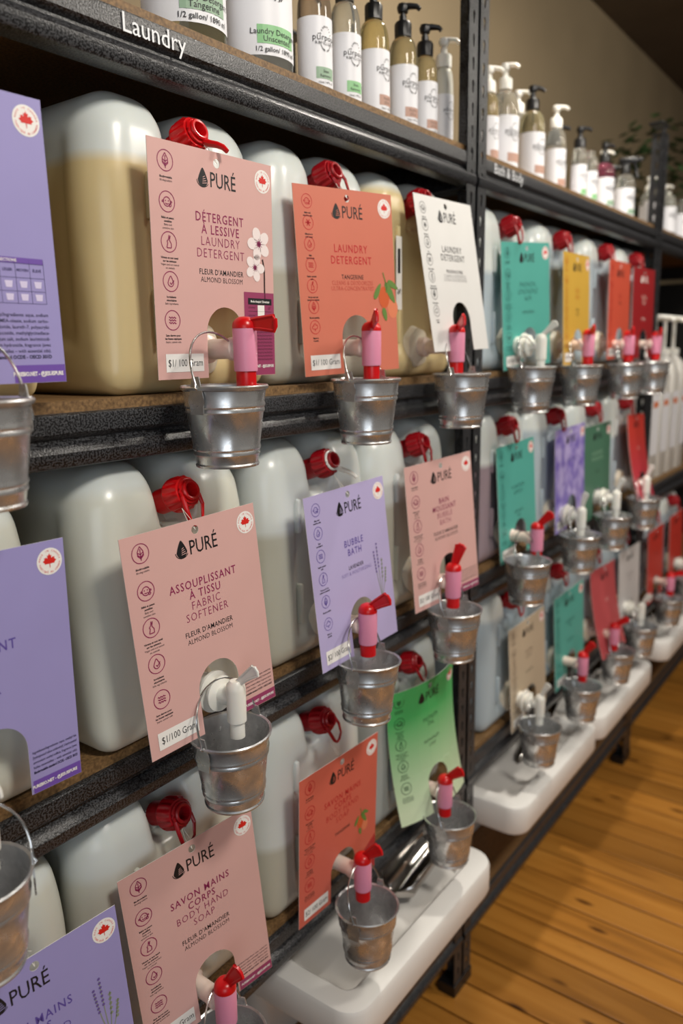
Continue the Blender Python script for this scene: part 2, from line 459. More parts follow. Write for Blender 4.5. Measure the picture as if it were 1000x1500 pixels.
# ------------------------------------------------------------------ jugs
JW, JD, JH = 0.27, 0.29, 0.342
def sm(t): t = max(0, min(1, t)); return t * t * (3 - 2 * t)
def jug_body():
    n = 44; idx = {}; V = []; F = []
    def vid(a, b, c):
        k = (a, b, c)
        if k not in idx: idx[k] = len(V); V.append((a / n * 2 - 1, b / n * 2 - 1, c / n * 2 - 1))
        return idx[k]
    for i in range(n):
        for j in range(n):
            F.append((vid(i, j, 0), vid(i, j + 1, 0), vid(i + 1, j + 1, 0), vid(i + 1, j, 0)))
            F.append((vid(i, j, n), vid(i + 1, j, n), vid(i + 1, j + 1, n), vid(i, j + 1, n)))
            F.append((vid(i, 0, j), vid(i + 1, 0, j), vid(i + 1, 0, j + 1), vid(i, 0, j + 1)))
            F.append((vid(i, n, j), vid(i, n, j + 1), vid(i + 1, n, j + 1), vid(i + 1, n, j)))
            F.append((vid(0, i, j), vid(0, i, j + 1), vid(0, i + 1, j + 1), vid(0, i + 1, j)))
            F.append((vid(n, i, j), vid(n, i + 1, j), vid(n, i + 1, j + 1), vid(n, i, j + 1)))
    hx, hy, hz = JW / 2, JD / 2, JH / 2; r = 0.05; out = []
    for p in V:
        q = [p[0] * hx, p[1] * hy, p[2] * hz]
        rr = r if p[2] > 0 else r * (1 - 0.45 * min(1, -p[2]))
        c = [max(-(h - rr), min(h - rr, a)) for a, h in zip(q, (hx, hy, hz))]
        d = Vector((q[0] - c[0], q[1] - c[1], q[2] - c[2])); d.normalize()
        x, y, z = c[0] + d.x * rr, c[1] + d.y * rr, c[2] + d.z * rr + hz
        t = max(0, (z - (JH - 0.14)) / 0.14)
        x *= 1 - 0.13 * t ** 2.2
        if y < 0: y *= 1 - 0.08 * t ** 2.2
        else: y *= 1 - 0.10 * t ** 2
        vx = 1 / (1 + (x / 0.0235) ** 6)
        tv = sm((z - (JH - 0.112)) / 0.07)
        fr = sm((-y + 0.05) / 0.10)
        y += 0.040 * vx * tv * sm((-y) / 0.10)
        z -= 0.046 * vx * tv * (0.45 + 0.55 * fr) * sm((z - (JH - 0.12)) / 0.1)
        # recessed front panel and slim side panel
        if p[1] < 0:
            wz = sm((z - 0.03) / 0.03) * (1 - sm((z - 0.235) / 0.03))
            y += 0.009 * sm((0.078 - abs(x)) / 0.018) * wz * sm((-y - hy * 0.7) / 0.03)
        wz = sm((z - 0.05) / 0.03) * (1 - sm((z - 0.27) / 0.03)) * sm((0.09 - abs(y)) / 0.02)
        x -= math.copysign(0.006, x) * wz * sm((abs(x) - hx * 0.8) / 0.02)
        out.append((x, y, z))
    return MB().add(out, F).mesh('body', JUG, True)
JUG_BODY = jug_body()
FRONT = -JD / 2
# handle bridging the trough behind the neck
JUG_HANDLE = MB().tube([(0, -0.045, JH - 0.060), (0, -0.030, JH - 0.030), (0, 0.0, JH - 0.016), (0, 0.06, JH - 0.014), (0, 0.10, JH - 0.026), (0, 0.118, JH - 0.05)], 0.013, 10).mesh('handle', JUG)
LEVELS = [MB().box(-0.066, -0.057, FRONT - 0.001, FRONT + 0.012, 0.200, 0.252, bev=0.003).mesh('level_rib', JUG), MB().box(-0.064, -0.056, FRONT - 0.001, FRONT + 0.012, 0.058, 0.122, bev=0.003).mesh('level_rib', JUG)]
# filler cap, axis leaning forward
CAPT = Matrix.Translation((0, FRONT + 0.010, 0.294)) @ Matrix.Rotation(math.radians(70), 4, 'X') @ Matrix.Scale(0.93, 4)
def cap_mesh(mat):
    def rib(a, z): return 1 + 0.07 * math.cos(a * 14) if 0.004 < z < 0.024 else 1
    mb = MB()
    mb.lathe([(0.0001, -0.03), (0.017, -0.03), (0.017, 0.0), (0.0225, 0.0), (0.0235, 0.003), (0.0225, 0.006), (0.0215, 0.022), (0.0195, 0.026), (0.0135, 0.0265), (0.0135, 0.034), (0.0120, 0.0355), (0.0095, 0.035), (0.0085, 0.033), (0.0085, 0.018), (0.0001, 0.018)], 84, CAPT, rib)
    return mb.mesh('filler_cap', mat)
CAP_RED = cap_mesh(REDP); CAP_DARK = cap_mesh(DREDP)
def strap_mesh(mat, kind):
    mb = MB()
    ring = [CAPT @ Vector((0.0148 * math.cos(2 * PI * k / 20), 0.0148 * math.sin(2 * PI * k / 20), 0.0285)) for k in range(20)]
    mb.tube(ring, 0.0022, 6, True)
    if kind == 'arm':      # one curved arm hanging forward
        pts = [CAPT @ Vector(p) for p in ((0.002, -0.0135, 0.029), (0.002, -0.020, 0.036), (0.002, -0.027, 0.046), (0.002, -0.034, 0.053), (0.002, -0.041, 0.056))]
        mb.tube(pts, 0.003, 8, rs=[(0.0045, 0.0045), (0.0042, 0.0042), (0.0038, 0.0038), (0.0034, 0.0034), (0.0028, 0.0028)])
    else:                  # two arms meeting in a loop
        pts = [CAPT @ Vector(p) for p in ((-0.014, -0.006, 0.029), (-0.0145, -0.020, 0.030), (-0.011, -0.037, 0.027), (-0.004, -0.045, 0.023), (0.004, -0.045, 0.023), (0.011, -0.037, 0.027), (0.0145, -0.020, 0.030), (0.014, -0.006, 0.029))]
        mb.tube(pts, 0.0025, 8, rs=[(0.0028, 0.0018)] * 8)
    return mb.mesh('cap_strap', mat)
STRAPS = {(m.name, k): strap_mesh(m, k) for m in (REDP, DREDP, WHITEP) for k in ('arm', 'loop')}

# taps (local to the jug, tap axis at height TZ, body at distance TY in front)
TZ, TY = 0.052, FRONT - 0.078
NECK_ROT = Matrix.Translation((0, FRONT + 0.014, TZ)) @ Matrix.Rotation(PI / 2, 4, 'X')
def lobed(a, z): return 1 + 0.035 * math.cos(a * 7) if z < 0.02 else 1
FLANGE = MB().lathe([(0.0001, 0.0), (0.036, 0.0), (0.037, 0.006), (0.033, 0.016), (0.022, 0.021), (0.0001, 0.021)], 42, NECK_ROT, lobed)
TAPM = {}
mb = MB(); mb.v += FLANGE.v; mb.f += FLANGE.f
TAPM['flange'] = mb.mesh('tap_flange', MILKP)
TAPM['neck_red'] = MB().lathe([(0.017, 0.018), (0.017, 0.032), (0.0125, 0.036), (0.0120, 0.066), (0.0140, 0.070), (0.0140, 0.078), (0.0115, 0.080), (0.0110, 0.09)], 24, NECK_ROT).mesh('tap_neck', PALEPINKP)
TAPM['neck_white'] = MB().lathe([(0.017, 0.018), (0.0195, 0.034), (0.0195, 0.052), (0.0265, 0.053), (0.0265, 0.0565), (0.0165, 0.0575), (0.0165, 0.063), (0.0225, 0.064), (0.0225, 0.067), (0.012, 0.070), (0.0105, 0.092)], 24, NECK_ROT).mesh('tap_neck', WHITEP)
TB = Matrix.Translation((0, TY, TZ))
TAPM['sleeve'] = MB().lathe([(0.0132, -0.026), (0.0138, -0.0265), (0.0141, -0.024), (0.0146, 0.022), (0.0142, 0.0235), (0.0130, 0.0235)], 28, TB).mesh('sleeve', PINKP)
TAPM['nozzle'] = MB().lathe([(0.0095, -0.046), (0.0115, -0.046), (0.0120, -0.0455), (0.0122, -0.024), (0.0095, -0.022)], 24, TB).mesh('nozzle', REDP)
TAPM['dome'] = MB().lathe([(0.0146, 0.0235), (0.0146, 0.026), (0.0136, 0.0305), (0.0105, 0.0345), (0.006, 0.0368), (0.0001, 0.0375)], 24, TB).mesh('dome', REDP)
TAPM['wbody'] = MB().lathe([(0.0075, -0.050), (0.0092, -0.050), (0.0092, -0.031), (0.0118, -0.029), (0.0122, 0.012), (0.0110, 0.019), (0.0070, 0.0235), (0.0001, 0.0245)], 24, TB).mesh('spout', WHITEP)
def lever_mesh(mat, l0, l1, h0, h1, th):
    mb = MB()   # blade in the local YZ plane pointing to -Y with a raised border
    poly = [(-l0, -h0 / 2), (-l1 * 0.55, -h0 * 0.62), (-l1, -h1 / 2), (-l1 - 0.002, -h1 * 0.2), (-l1 - 0.002, h1 * 0.3), (-l1, h1 / 2), (-l1 * 0.5, h0 * 0.7), (-l0, h0 / 2)]
    M = Matrix.Rotation(PI / 2, 4, 'Z')
    mb.prism([(a, b) for a, b in poly], -th / 2 * 0.6, th / 2 * 0.6, M)
    rim = [M @ Vector((a, 0, b)) for a, b in poly]
    mb.tube(rim, th / 2, 6, True)
    return mb.mesh('lever', mat)
TAPM['lever_red'] = lever_mesh(REDP, 0.006, 0.043, 0.009, 0.0165, 0.0055)
TAPM['lever_white'] = lever_mesh(WHITEP, 0.006, 0.040, 0.006, 0.013, 0.004)

LIQ = {'cream': srgb(216, 197, 150), 'amber': srgb(196, 170, 112), 'milk': srgb(212, 214, 203), 'grey': srgb(160, 166, 164), 'clear': srgb(176, 190, 198), 'mauve': srgb(150, 134, 142), 'olive': srgb(190, 190, 176)}
def make_jug(x, z, yf, label, liq='milk', fill=0.28, tap='red', tilt=35, yaw=0, cap='red', strap='loop', strapmat=None, spin=0.0, sticker=False):
    j = empty('liquid_jug', (x, yf + JD / 2, z)); tag(j, label, 'jug', 'refill jugs with taps')
    b = link('body', JUG_BODY, j); b['fill'] = fill; b['content_colour'] = LIQ[liq][:3]
    h = link('handle', JUG_HANDLE, b); h['fill'] = 0.0; h['content_colour'] = LIQ[liq][:3]
    for lm in LEVELS: l = link('level_rib', lm, b); l['fill'] = fill; l['content_colour'] = LIQ[liq][:3]
    if sticker:
        st = Flat().rect(-.074, -.056, .115, .235).lay('sticker', PAPER, j, lambda a, z: (a, FRONT - .0012, z)); st['label'] = 'white sticker with upright black writing'
        Flat().text('%', -.065, .145, .010, rot=PI / 2, bold=.01).lay('sticker_text', INK, st, lambda a, z: (a, FRONT - .0016, z)); Flat().rect(-.069, -.061, .175, .215).lay('sticker_block', INK, st, lambda a, z: (a, FRONT - .0016, z))
    c = link('filler_cap', CAP_RED if cap == 'red' else CAP_DARK, j)
    c.matrix_local = CAPT @ Matrix.Rotation(spin, 4, 'Z') @ CAPT.inverted()
    sm_ = strapmat or ('red_plastic' if cap == 'red' else 'dark_red_plastic')
    s = link('cap_strap', STRAPS[(sm_, strap)], c)
    if strapmat: s['label'] = 'white plastic strap'
    f = link('tap_flange', TAPM['flange'], j)
    n = link('tap_neck', TAPM['neck_red' if tap == 'red' else 'neck_white'], j)
    if tap == 'red':
        link('sleeve', TAPM['sleeve'], n)['label'] = 'pink plastic sleeve'
        link('nozzle', TAPM['nozzle'], n)['label'] = 'red nozzle'
        link('dome', TAPM['dome'], n)
        lv = link('lever', TAPM['lever_red'], n); lv['label'] = 'red tap lever'; hz = 0.028
    else:
        link('spout', TAPM['wbody'], n); lv = link('lever', TAPM['lever_white'], n); lv['label'] = 'white tap lever'; hz = 0.018
    lv.location = (0, TY, TZ + hz); lv.rotation_euler = (-math.radians(tilt), 0, math.radians(yaw))
    return j

# ------------------------------------------------------------------ buckets
def bucket_body():
    R0, R1, H = 0.0335, 0.0455, 0.088
    def r(z): return R0 + (R1 - R0) * z / H
    out = [(0.0001, 0.004), (r(0) - 0.002, 0.004), (r(0) - 0.001, 0.0), (r(0) + 0.001, 0.0), (r(0) + 0.0016, 0.0022), (r(0) + 0.0004, 0.004)]
    def rib(z): return [(r(z - 0.003), z - 0.003), (r(z) + 0.0011, z - 0.001), (r(z) + 0.0011, z + 0.001), (r(z + 0.003), z + 0.003)]
    out += rib(0.015) + rib(0.021) + [(r(0.04), 0.04)] + rib(0.062) + rib(0.068)
    out += [(r(0.084), 0.084), (r(H) + 0.0018, 0.0855), (r(H) + 0.0026, H), (r(H) + 0.0014, H + 0.0016), (r(H) - 0.0008, H), (r(H) - 0.0016, 0.084), (r(0.04) - 0.001, 0.04), (r(0.0045) - 0.001, 0.0045), (0.0001, 0.0045)]
    return MB().lathe(out, 44).mesh('bucket_body', GALV)
BKT = bucket_body()
def ear_mesh(sx):
    mb = MB()
    poly = [(-0.0085, 0.060), (0.0085, 0.060), (0.0095, 0.078), (0.0065, 0.090), (0.0045, 0.100), (-0.0045, 0.100), (-0.0065, 0.090), (-0.0095, 0.078)]
    M = Matrix.Translation((sx * 0.0462, 0, 0)) @ Matrix.Rotation(PI / 2, 4, 'Z') 
    mb.prism(poly, -0.0007, 0.0007, M)
    mb.add([(M @ Vector((0.011 * math.cos(2 * PI * k / 14) , 0.0, 0.074 + 0.009 * math.sin(2 * PI * k / 14)))) + Vector((sx * 0.0008, 0, 0)) for k in range(14)], [tuple(range(14))])
    return mb.mesh('bucket_ear', GALV, False)
EARS = {s: ear_mesh(s) for s in (-1, 1)}
SEAM = MB().box(-0.0012, 0.0012, -0.0385, -0.0365, 0.004, 0.03).mesh('seam', GALV, False)
def bail_mesh():
    pts = []
    for k in range(21):
        a = PI * k / 20
        pts.append((0.047 * math.cos(a), 0, 0.092 + 0.058 * math.sin(a) ** 0.8))
    pts = [(0.047, 0, 0.086), (0.0495, 0, 0.088)] + pts + [(-0.0495, 0, 0.088), (-0.047, 0, 0.086)]
    return MB().tube(pts, 0.0013, 8).mesh('bail_handle', WIRE)
BAIL = bail_mesh()
def make_bucket(x, y, z, label, lean=0.0, bail=-0.32, rz=0.0, roll=0.0):
    b = empty('bucket', (x, y, z), (roll, lean, rz)); tag(b, label, 'bucket', 'mini galvanised buckets hanging under the taps')
    b.scale = (1.07, 1.07, 1.05)
    link('bucket_body', BKT, b)
    for s in (-1, 1): link('bucket_ear', EARS[s], b)
    h = link('bail_handle', BAIL, b)
    M = Matrix.Translation((0, 0, 0.092)) @ Matrix.Rotation(bail, 4, 'X') @ Matrix.Translation((0, 0, -0.092))
    h.matrix_local = M
    return b

# ------------------------------------------------------------------ hanging cards
CW, CH = 0.196, 0.26
HX, HZ, HR = 0.004, -0.0125, 0.0052
AX, AR, AT = 0.010, 0.031, -0.176      # arch centre, radius, top
def card_mesh(face, curl, AX=AX):
    rows = [0.0]
    rows += [HZ + HR * math.cos(PI * k / 8) for k in range(9)]
    rows += [-0.018 - 0.0158 * k for k in range(1, 10)]
    rows += [AT - AR * (1 - math.cos(PI / 2 * k / 8)) for k in range(9)]
    rows += [-0.222, -0.235, -0.248, -CH]
    rows = sorted(set(round(q, 5) for q in rows), reverse=True)
    def ivals(z):
        if abs(z - HZ) <= HR + 1e-6 and z > -0.03:
            h = math.sqrt(max(0, HR ** 2 - (z - HZ) ** 2)); return [(-CW / 2, HX - h), (HX + h, CW / 2)]
        if z <= AT + 1e-6:
            h = AR if z < AT - AR else math.sqrt(max(0, AR ** 2 - (z - (AT - AR)) ** 2)); return [(-CW / 2, AX - h), (AX + h, CW / 2)]
        return None
    V = []; F = []
    def add(x, z): V.append((x, curl(x, z), z)); return len(V) - 1
    for z0, z1 in zip(rows, rows[1:]):
        a, b = ivals(z0), ivals(z1)
        zm = (z0 + z1) / 2
        split = ivals(zm)
        if split is None:
            xs = [-CW / 2 + CW * k / 6 for k in range(7)]
            for k in range(6):
                F.append((add(xs[k], z0), add(xs[k + 1], z0), add(xs[k + 1], z1), add(xs[k], z1)))
        else:
            c = HX if zm > -0.03 else AX
            a = a or [(-CW / 2, c), (c, CW / 2)]; b = b or [(-CW / 2, c), (c, CW / 2)]
            for (p, q), (r, s) in zip(a, b):
                for k in range(3):
                    F.append((add(p + (q - p) * k / 3, z0), add(p + (q - p) * (k + 1) / 3, z0), add(r + (s - r) * (k + 1) / 3, z1), add(r + (s - r) * k / 3, z1)))
    me = bpy.data.meshes.new('sheet'); me.from_pydata(V, [], F); me.materials.append(face); me.materials.append(PAPER)
    bm = bmesh.new(); bm.from_mesh(me); bmesh.ops.remove_doubles(bm, verts=bm.verts, dist=1e-5)
    bmesh.ops.recalc_face_normals(bm, faces=bm.faces)
    if sum(f.normal.y * f.calc_area() for f in bm.faces) > 0: bmesh.ops.reverse_faces(bm, faces=bm.faces)
    bm.to_mesh(me); bm.free()
    return me
LEAF = [(0, 1.0), (.12, .72), (.19, .66), (.34, .76), (.27, .38), (.33, .33), (.50, .52), (.56, .40), (.78, .44), (.70, .24), (.76, .12), (1.0, -.02), (.70, -.26), (.72, -.42), (.42, -.40), (.10, -.42), (.05, -.44), (.04, -.95)]
LEAF = LEAF + [(-x, z) for x, z in reversed(LEAF[1:])]
LEAF_HALF = [[(0, 1.0), (.12, .72), (.19, .66), (.34, .76), (.27, .38), (0, .1)], [(.27, .38), (.33, .33), (.50, .52), (.56, .40), (.78, .44), (.70, .24), (.76, .12), (1.0, -.02), (.70, -.26), (.72, -.42), (.42, -.40), (.10, -.42), (0, -.44), (0, .1)], [(0, -.44), (.05, -.44), (.04, -.95), (0, -.95)]]
def maple(F, x, z, s):
    for part in LEAF_HALF:
        F.poly([(x + a * s, z + b * s) for a, b in part]); F.poly([(x - a * s, z + b * s) for a, b in reversed(part)])
def fx(u): return -CW / 2 + CW * u
def fz(v): return -CH * v
def drop(F, x, z, h):
    n = 20; pts = []
    for k in range(n):
        a = 2 * PI * k / n; r = 0.36 * h
        px = r * math.sin(a) * (1 if math.cos(a) < 0 else (1 - 0.55 * math.cos(a))); pz = -0.14 * h + r * math.cos(a) * (1 if math.cos(a) < 0 else 1.78)
        pts.append((x + px, z + pz))
    F.poly(pts)
def icon(F, x, z, r, kind):
    F.ring(x, z, r, r * 0.09, 26)
    w_ = r * 0.10
    if kind == 'leaf':
        F.line([(x, z - .7 * r), (x, z + .45 * r)], w_)
        for s in (-1, 1):
            F.line([(x, z + .7 * r), (x + s * .32 * r, z + .2 * r), (x + s * .34 * r, z - .2 * r), (x, z - .5 * r)], w_)
            F.line([(x, z - .1 * r), (x + s * .3 * r, z + .1 * r)], w_); F.line([(x, z - .35 * r), (x + s * .3 * r, z - .12 * r)], w_)
    elif kind == 'baby':
        F.ring(x, z, r * .48, w_, 16); F.line([(x - .2 * r, z - .15 * r), (x, z - .25 * r), (x + .2 * r, z - .15 * r)], w_)
        F.disc(x - .18 * r, z + .08 * r, w_ * .7, 8); F.disc(x + .18 * r, z + .08 * r, w_ * .7, 8); F.ring(x + .38 * r, z - .3 * r, r * .18, w_, 10)
        for s in (-1, 1): F.ring(x + s * .52 * r, z, r * .13, w_, 8)
    elif kind == 'rabbit':
        F.line([(x + .05 * r, z + .65 * r), (x - .05 * r, z + .2 * r), (x - .22 * r, z + .1 * r), (x - .15 * r, z - .1 * r), (x - .28 * r, z - .55 * r), (x + .28 * r, z - .55 * r), (x + .3 * r, z - .15 * r), (x + .08 * r, z + .15 * r), (x + .2 * r, z + .6 * r), (x + .05 * r, z + .3 * r)], w_)
    elif kind == 'drop':
        pts = []
        for k in range(17):
            a = 2 * PI * k / 16; rr = .36 * r
            pts.append((x + rr * math.sin(a) * (1 if math.cos(a) < 0 else (1 - .6 * math.cos(a))), z - .12 * r + rr * math.cos(a) * (1 if math.cos(a) < 0 else 1.8)))
        F.line(pts, w_); F.line([(x - .1 * r, z - .1 * r), (x + .05 * r, z - .28 * r), (x + .42 * r, z + .12 * r)], w_)
    elif kind == 'waves':
        for q in (-.26, 0, .26):
            F.line([(x + (-.45 + .9 * k / 12) * r, z + (q + .08 * math.sin(k * PI / 2)) * r) for k in range(13)], w_)
    elif kind == 'snow':
        for a in (0, PI / 3, 2 * PI / 3): F.line([(x - .5 * r * math.cos(a), z - .5 * r * math.sin(a)), (x + .5 * r * math.cos(a), z + .5 * r * math.sin(a))], w_ * 1.6)
        F.ring(x, z, r * .25, w_, 8)
    elif kind == 'maple':
        F.line([(x + a * r * .6, z + b * r * .6) for a, b in LEAF[::2]], w_)
def almond_blossom(root, lay, x, z, s):
    W = Flat(); 
    def flower(cx, cz, r, rot):
        for k in range(5):
            a = rot + 2 * PI * k / 5; px, pz = cx + r * .62 * math.cos(a), cz + r * .62 * math.sin(a)
            pts = []
            for q in range(14):
                t = 2 * PI * q / 14; u, v = r * .46 * math.cos(t), r * .38 * math.sin(t)
                pts.append((px + u * math.cos(a) - v * math.sin(a), pz + u * math.sin(a) + v * math.cos(a)))
            W.poly(pts)
    flower(x, z, .019 * s, 1.9); flower(x - .008 * s, z - .029 * s, .016 * s, 1.2)
    S = Flat().line([(x + .006 * s, z - .018 * s), (x + .009 * s, z - .03 * s), (x + .0085 * s, z - .072 * s)], .0026 * s)
    C = Flat()
    for cx, cz, r in ((x, z, .0065 * s), (x - .008 * s, z - .029 * s, .005 * s)):
        C.disc(cx, cz, r * .55, 10)
        for k in range(11):
            a = 2 * PI * k / 11; C.line([(cx, cz), (cx + r * math.cos(a), cz + r * math.sin(a))], .0006)
    lay(S, 'printed_picture', simple('print_stem', srgb(52, 30, 26)), 1); lay(W, 'printed_picture', simple('print_petal', srgb(240, 228, 226)), 2); lay(C, 'printed_picture', simple('print_magenta', srgb(140, 44, 92)), 3)
def tangerine(root, lay, x, z, s):
    O = Flat().disc(x - .006 * s, z, .010 * s, 20, .014 * s); O2 = Flat().disc(x + .010 * s, z - .014 * s, .010 * s, 20, .013 * s)
    G = Flat()
    def lf(cx, cz, l, wd, a):
        pts = []
        for q in range(12):
            t = 2 * PI * q / 12; u, v = l * math.cos(t), wd * math.sin(t) * (1 - .3 * math.cos(t)); pts.append((cx + u * math.cos(a) - v * math.sin(a), cz + u * math.sin(a) + v * math.cos(a)))
        G.poly(pts)
    lf(x - .018 * s, z + .008 * s, .012 * s, .004 * s, 1.0); lf(x + .006 * s, z + .006 * s, .016 * s, .005 * s, -1.0); lf(x + .012 * s, z + .016 * s, .011 * s, .004 * s, -.5); lf(x - .006 * s, z - .022 * s, .009 * s, .004 * s, -1.3)
    G.line([(x - .006 * s, z + .032 * s), (x, z + .014 * s), (x - .002 * s, z + .006 * s)], .0016 * s)
    lay(O2, 'printed_picture', simple('print_orange_pale', srgb(222, 130, 92)), 1); lay(O, 'printed_picture', simple('print_orange', srgb(206, 92, 44)), 2); lay(G, 'printed_picture', simple('print_leaf', srgb(98, 134, 62)), 3)
def lavender(root, lay, x, z, s):
    G = Flat(); Pp = Flat()
    for k, (dx, h) in enumerate(((-.012, .07), (-.004, .08), (.006, .06), (.014, .045))):
        G.line([(x, z - .04 * s), (x + dx * s * .6, z - .04 * s + h * s * .5), (x + dx * s, z - .04 * s + h * s)], .0011 * s)
        if k < 2:
            for q in range(7): Pp.disc(x + dx * s * (.75 + .04 * q), z - .04 * s + h * s * (.62 + .07 * q), .0018 * s, 6)
        else:
            for q in range(5): G.disc(x + dx * s * (.75 + .05 * q), z - .04 * s + h * s * (.55 + .1 * q), .0022 * s, 6)
    lay(G, 'printed_picture', simple('print_sage', srgb(140, 148, 128)), 1); lay(Pp, 'printed_picture', simple('print_violet', srgb(104, 84, 150)), 2)
LILAC2 = simple('print_lilac', srgb(214, 206, 236))
PICS = {'almond': almond_blossom, 'tangerine': tangerine, 'lavender': lavender}
CAP_FR = {'leaf': ['Biodégradable', '*Biodegradable'], 'baby': ['Bébé et peaux', 'sensibles', '*Baby and', '*sensitive skin'], 'rabbit': ['Végane et non testé', 'sur les animaux', '*Vegan and not tested', '*on animals'], 'drop': ['Ingrédients', 'sécuritaires', '*Safe ingredients'], 'waves': ['Sans danger pour', 'les fosses septiques', '*Septic system safe'], 'snow': ['Effective in', 'cold water'], 'maple': ['Made in', 'Canada']}
CAP_EN = {'leaf': ['Biodegradable'], 'baby': ['Baby and', 'sensitive skin'], 'rabbit': ['Vegan and not', 'tested on animals'], 'drop': ['Safe', 'ingredients'], 'waves': ['Septic system', 'safe'], 'snow': ['Effective in', 'cold water'], 'maple': ['Made in', 'Canada']}
URL = 'PUREBIO.NET - @JESUISPURE'
INGR = ['Ingrédients/Ingredients: aqua, methyl bis', '[hydrogenated tallow amidoethyl] 2-hydroxyethyl', 'ammonium methyl sulfate, fragrance (avec', 'huiles essentielles – with essential oils).']
INGR2 = ['Ingrédients/Ingredients: aqua, sodium', 'citrate, MEA-oleate, sodium carbo-', 'nate, sodium chloride, laureth-7, polyacrylic', 'acid, alkyl polyglucoside, methylglycinediace-', 'tic acid, trisodium salt, sodium lauriminodi-', 'propionate, sodium hydroxide, fragrance (avec', 'huiles essentielles – with essential oils).']
BIO = 'Biodegradable standard OCDE - OECD 301D'
def make_card(spec):
    pos, ang, label = spec['pos'], spec.get('ang', (-3, -3, -2)), spec['label']     # yaw, pitch, roll in degrees
    yaw, pitch, roll = [math.radians(a) for a in ang]
    root = empty('hang_card'); tag(root, label, 'product card', 'product cards hanging from the jugs')
    root.matrix_world = Matrix.Translation(pos) @ Matrix.Rotation(yaw, 4, 'Z') @ Matrix.Rotation(pitch, 4, 'X') @ Matrix.Rotation(roll, 4, 'Y')
    cz, cx = spec.get('curl', (0.0, 0.0))
    def curl(x, z): return cz * ((z / CH) ** 2) * CH + cx * (x / CW) ** 2 * CW
    sheet = link('sheet', card_mesh(spec['mat'], curl, spec.get('arch', AX)), root)
    md = sheet.modifiers.new('thickness', 'SOLIDIFY'); md.thickness = 0.0007; md.offset = -1; md.material_offset_rim = 1
    def lay(F, name, mat, layer=1, parent=None):
        return F.lay(name, mat, parent or root, lambda a, b: (a, curl(a, b) - 0.00022 * layer, b))
    ink, ink2, d = spec['ink'], spec.get('ink2', spec['ink']), spec.get('detail', 2)
    im, im2 = simple('print_%d_%d_%d' % ink, srgb(*ink), 0.5), simple('print_%d_%d_%d' % ink2, srgb(*ink2), 0.5)
    sh = spec.get('shift', 0.0)
    # brand mark
    lg = Flat(); drop(lg, fx(.405 + sh), fz(.118), .021)
    lg.line([(fx(.405 + sh) + .0092 * math.cos(q), fz(.130) + .0075 * math.sin(q)) for q in [PI * 1.0 + PI * .85 * k / 10 for k in range(11)]], .0009)
    lg.text('PURÉ', fx(.465 + sh), fz(.121), .0165, 'L', 0.004, 1.0, .76)
    lay(lg, 'brand_mark', spec.get('logo', INK), 1)
    gl = Flat()
    for k in range(4): gl.line([(fx(.405 + sh) - .001 + .0003 * k, fz(.118) - .0065 + .0022 * k), (fx(.405 + sh) + .0060 - .001 * k, fz(.118) - .0055 + .0024 * k)], .0007)
    if d > 1: lay(gl, 'brand_mark', spec['mat'], 2)
    # badge
    if spec.get('badge', True):
        bx, bz = fx(.915), fz(.082)
        bd = lay(Flat().disc(bx, bz, .0138, 32), 'badge', PAPER, 1); bd['label'] = 'round white badge with a red maple leaf'
        mf = Flat(); maple(mf, bx, bz + .0008, .0076)
        if d > 1:
            mf.circtext('MADE IN CANADA', bx, bz, .0110, .0019, PI * .98, PI * .02); mf.circtext('FABRIQUÉ AU CANADA', bx, bz, .0110, .0019, PI * 1.04, PI * 1.96, True)
        else: mf.ring(bx, bz, .0118, .0014, 24)
        lay(mf, 'maple_leaf', BADGE_RED, 2, bd)
    # icons and captions
    kinds = spec.get('icons', ['leaf', 'baby', 'rabbit', 'drop', 'waves'])
    if kinds:
        step = .655 / (len(kinds) - 1) if len(kinds) > 5 else .165
        r = .0115 if len(kinds) <= 5 else .0098
        caps = CAP_FR if len(kinds) <= 5 else CAP_EN
        for k, kd in enumerate(kinds):
            F = Flat(); T = Flat()
            zc = fz(.082 + step * k); icon(F, fx(.125), zc, r, kd)
            zz = zc - r - .0055
            for ln in caps[kd]:
                light = ln.startswith('*')
                if d > 1: T.text(ln.strip('*'), fx(.125), zz, .0021 if len(kinds) <= 5 else .0022, 'C', 0.0 if light else 0.03, 1.0, 1.0)
                else: T.text(ln.strip('*'), fx(.125), zz, .0022, 'C', 0.02)
                zz -= .0037
            io = lay(F, 'printed_icon', im2, 1); lay(T, 'printed_caption', INK if d > 1 else im2, 1, io)
    # title lines: (text, height, bold, colour key)
    B, Lt = Flat(), Flat(); K, KL = Flat(), Flat()
    tx = spec.get('tx', .535)
    for (txt, v, h, kind) in spec['lines']:
        tgt = {'B': B, 'L': Lt, 'K': K, 'k': KL}[kind]
        if d == 1: tgt.strokes(len(txt), fx(tx + sh), fz(v), h * 1.05, .105); continue
        tgt.text(txt, fx(tx + sh), fz(v), h * 1.1, 'C', {'B': .007, 'L': -.010, 'K': .005, 'k': -.006}[kind], 1.18 if kind in 'BL' else 1.08, .84, maxw=.105)
    lay(B, 'title_lettering', im, 1); lay(Lt, 'title_lettering', im, 1)
    lay(K, 'scent_lettering', spec.get('k', INK), 1); lay(KL, 'scent_lettering', spec.get('k2', spec.get('k', INK)), 1)
    if spec.get('pic'):
        PICS[spec['pic'][0]](root, lay, fx(spec['pic'][1]), fz(spec['pic'][2]), spec['pic'][3])
    # lower right panel
    pn = spec.get('panel')
    dark = spec.get('dark')
    if dark: dk = simple('print_%d_%d_%d' % dark, srgb(*dark), 0.5)
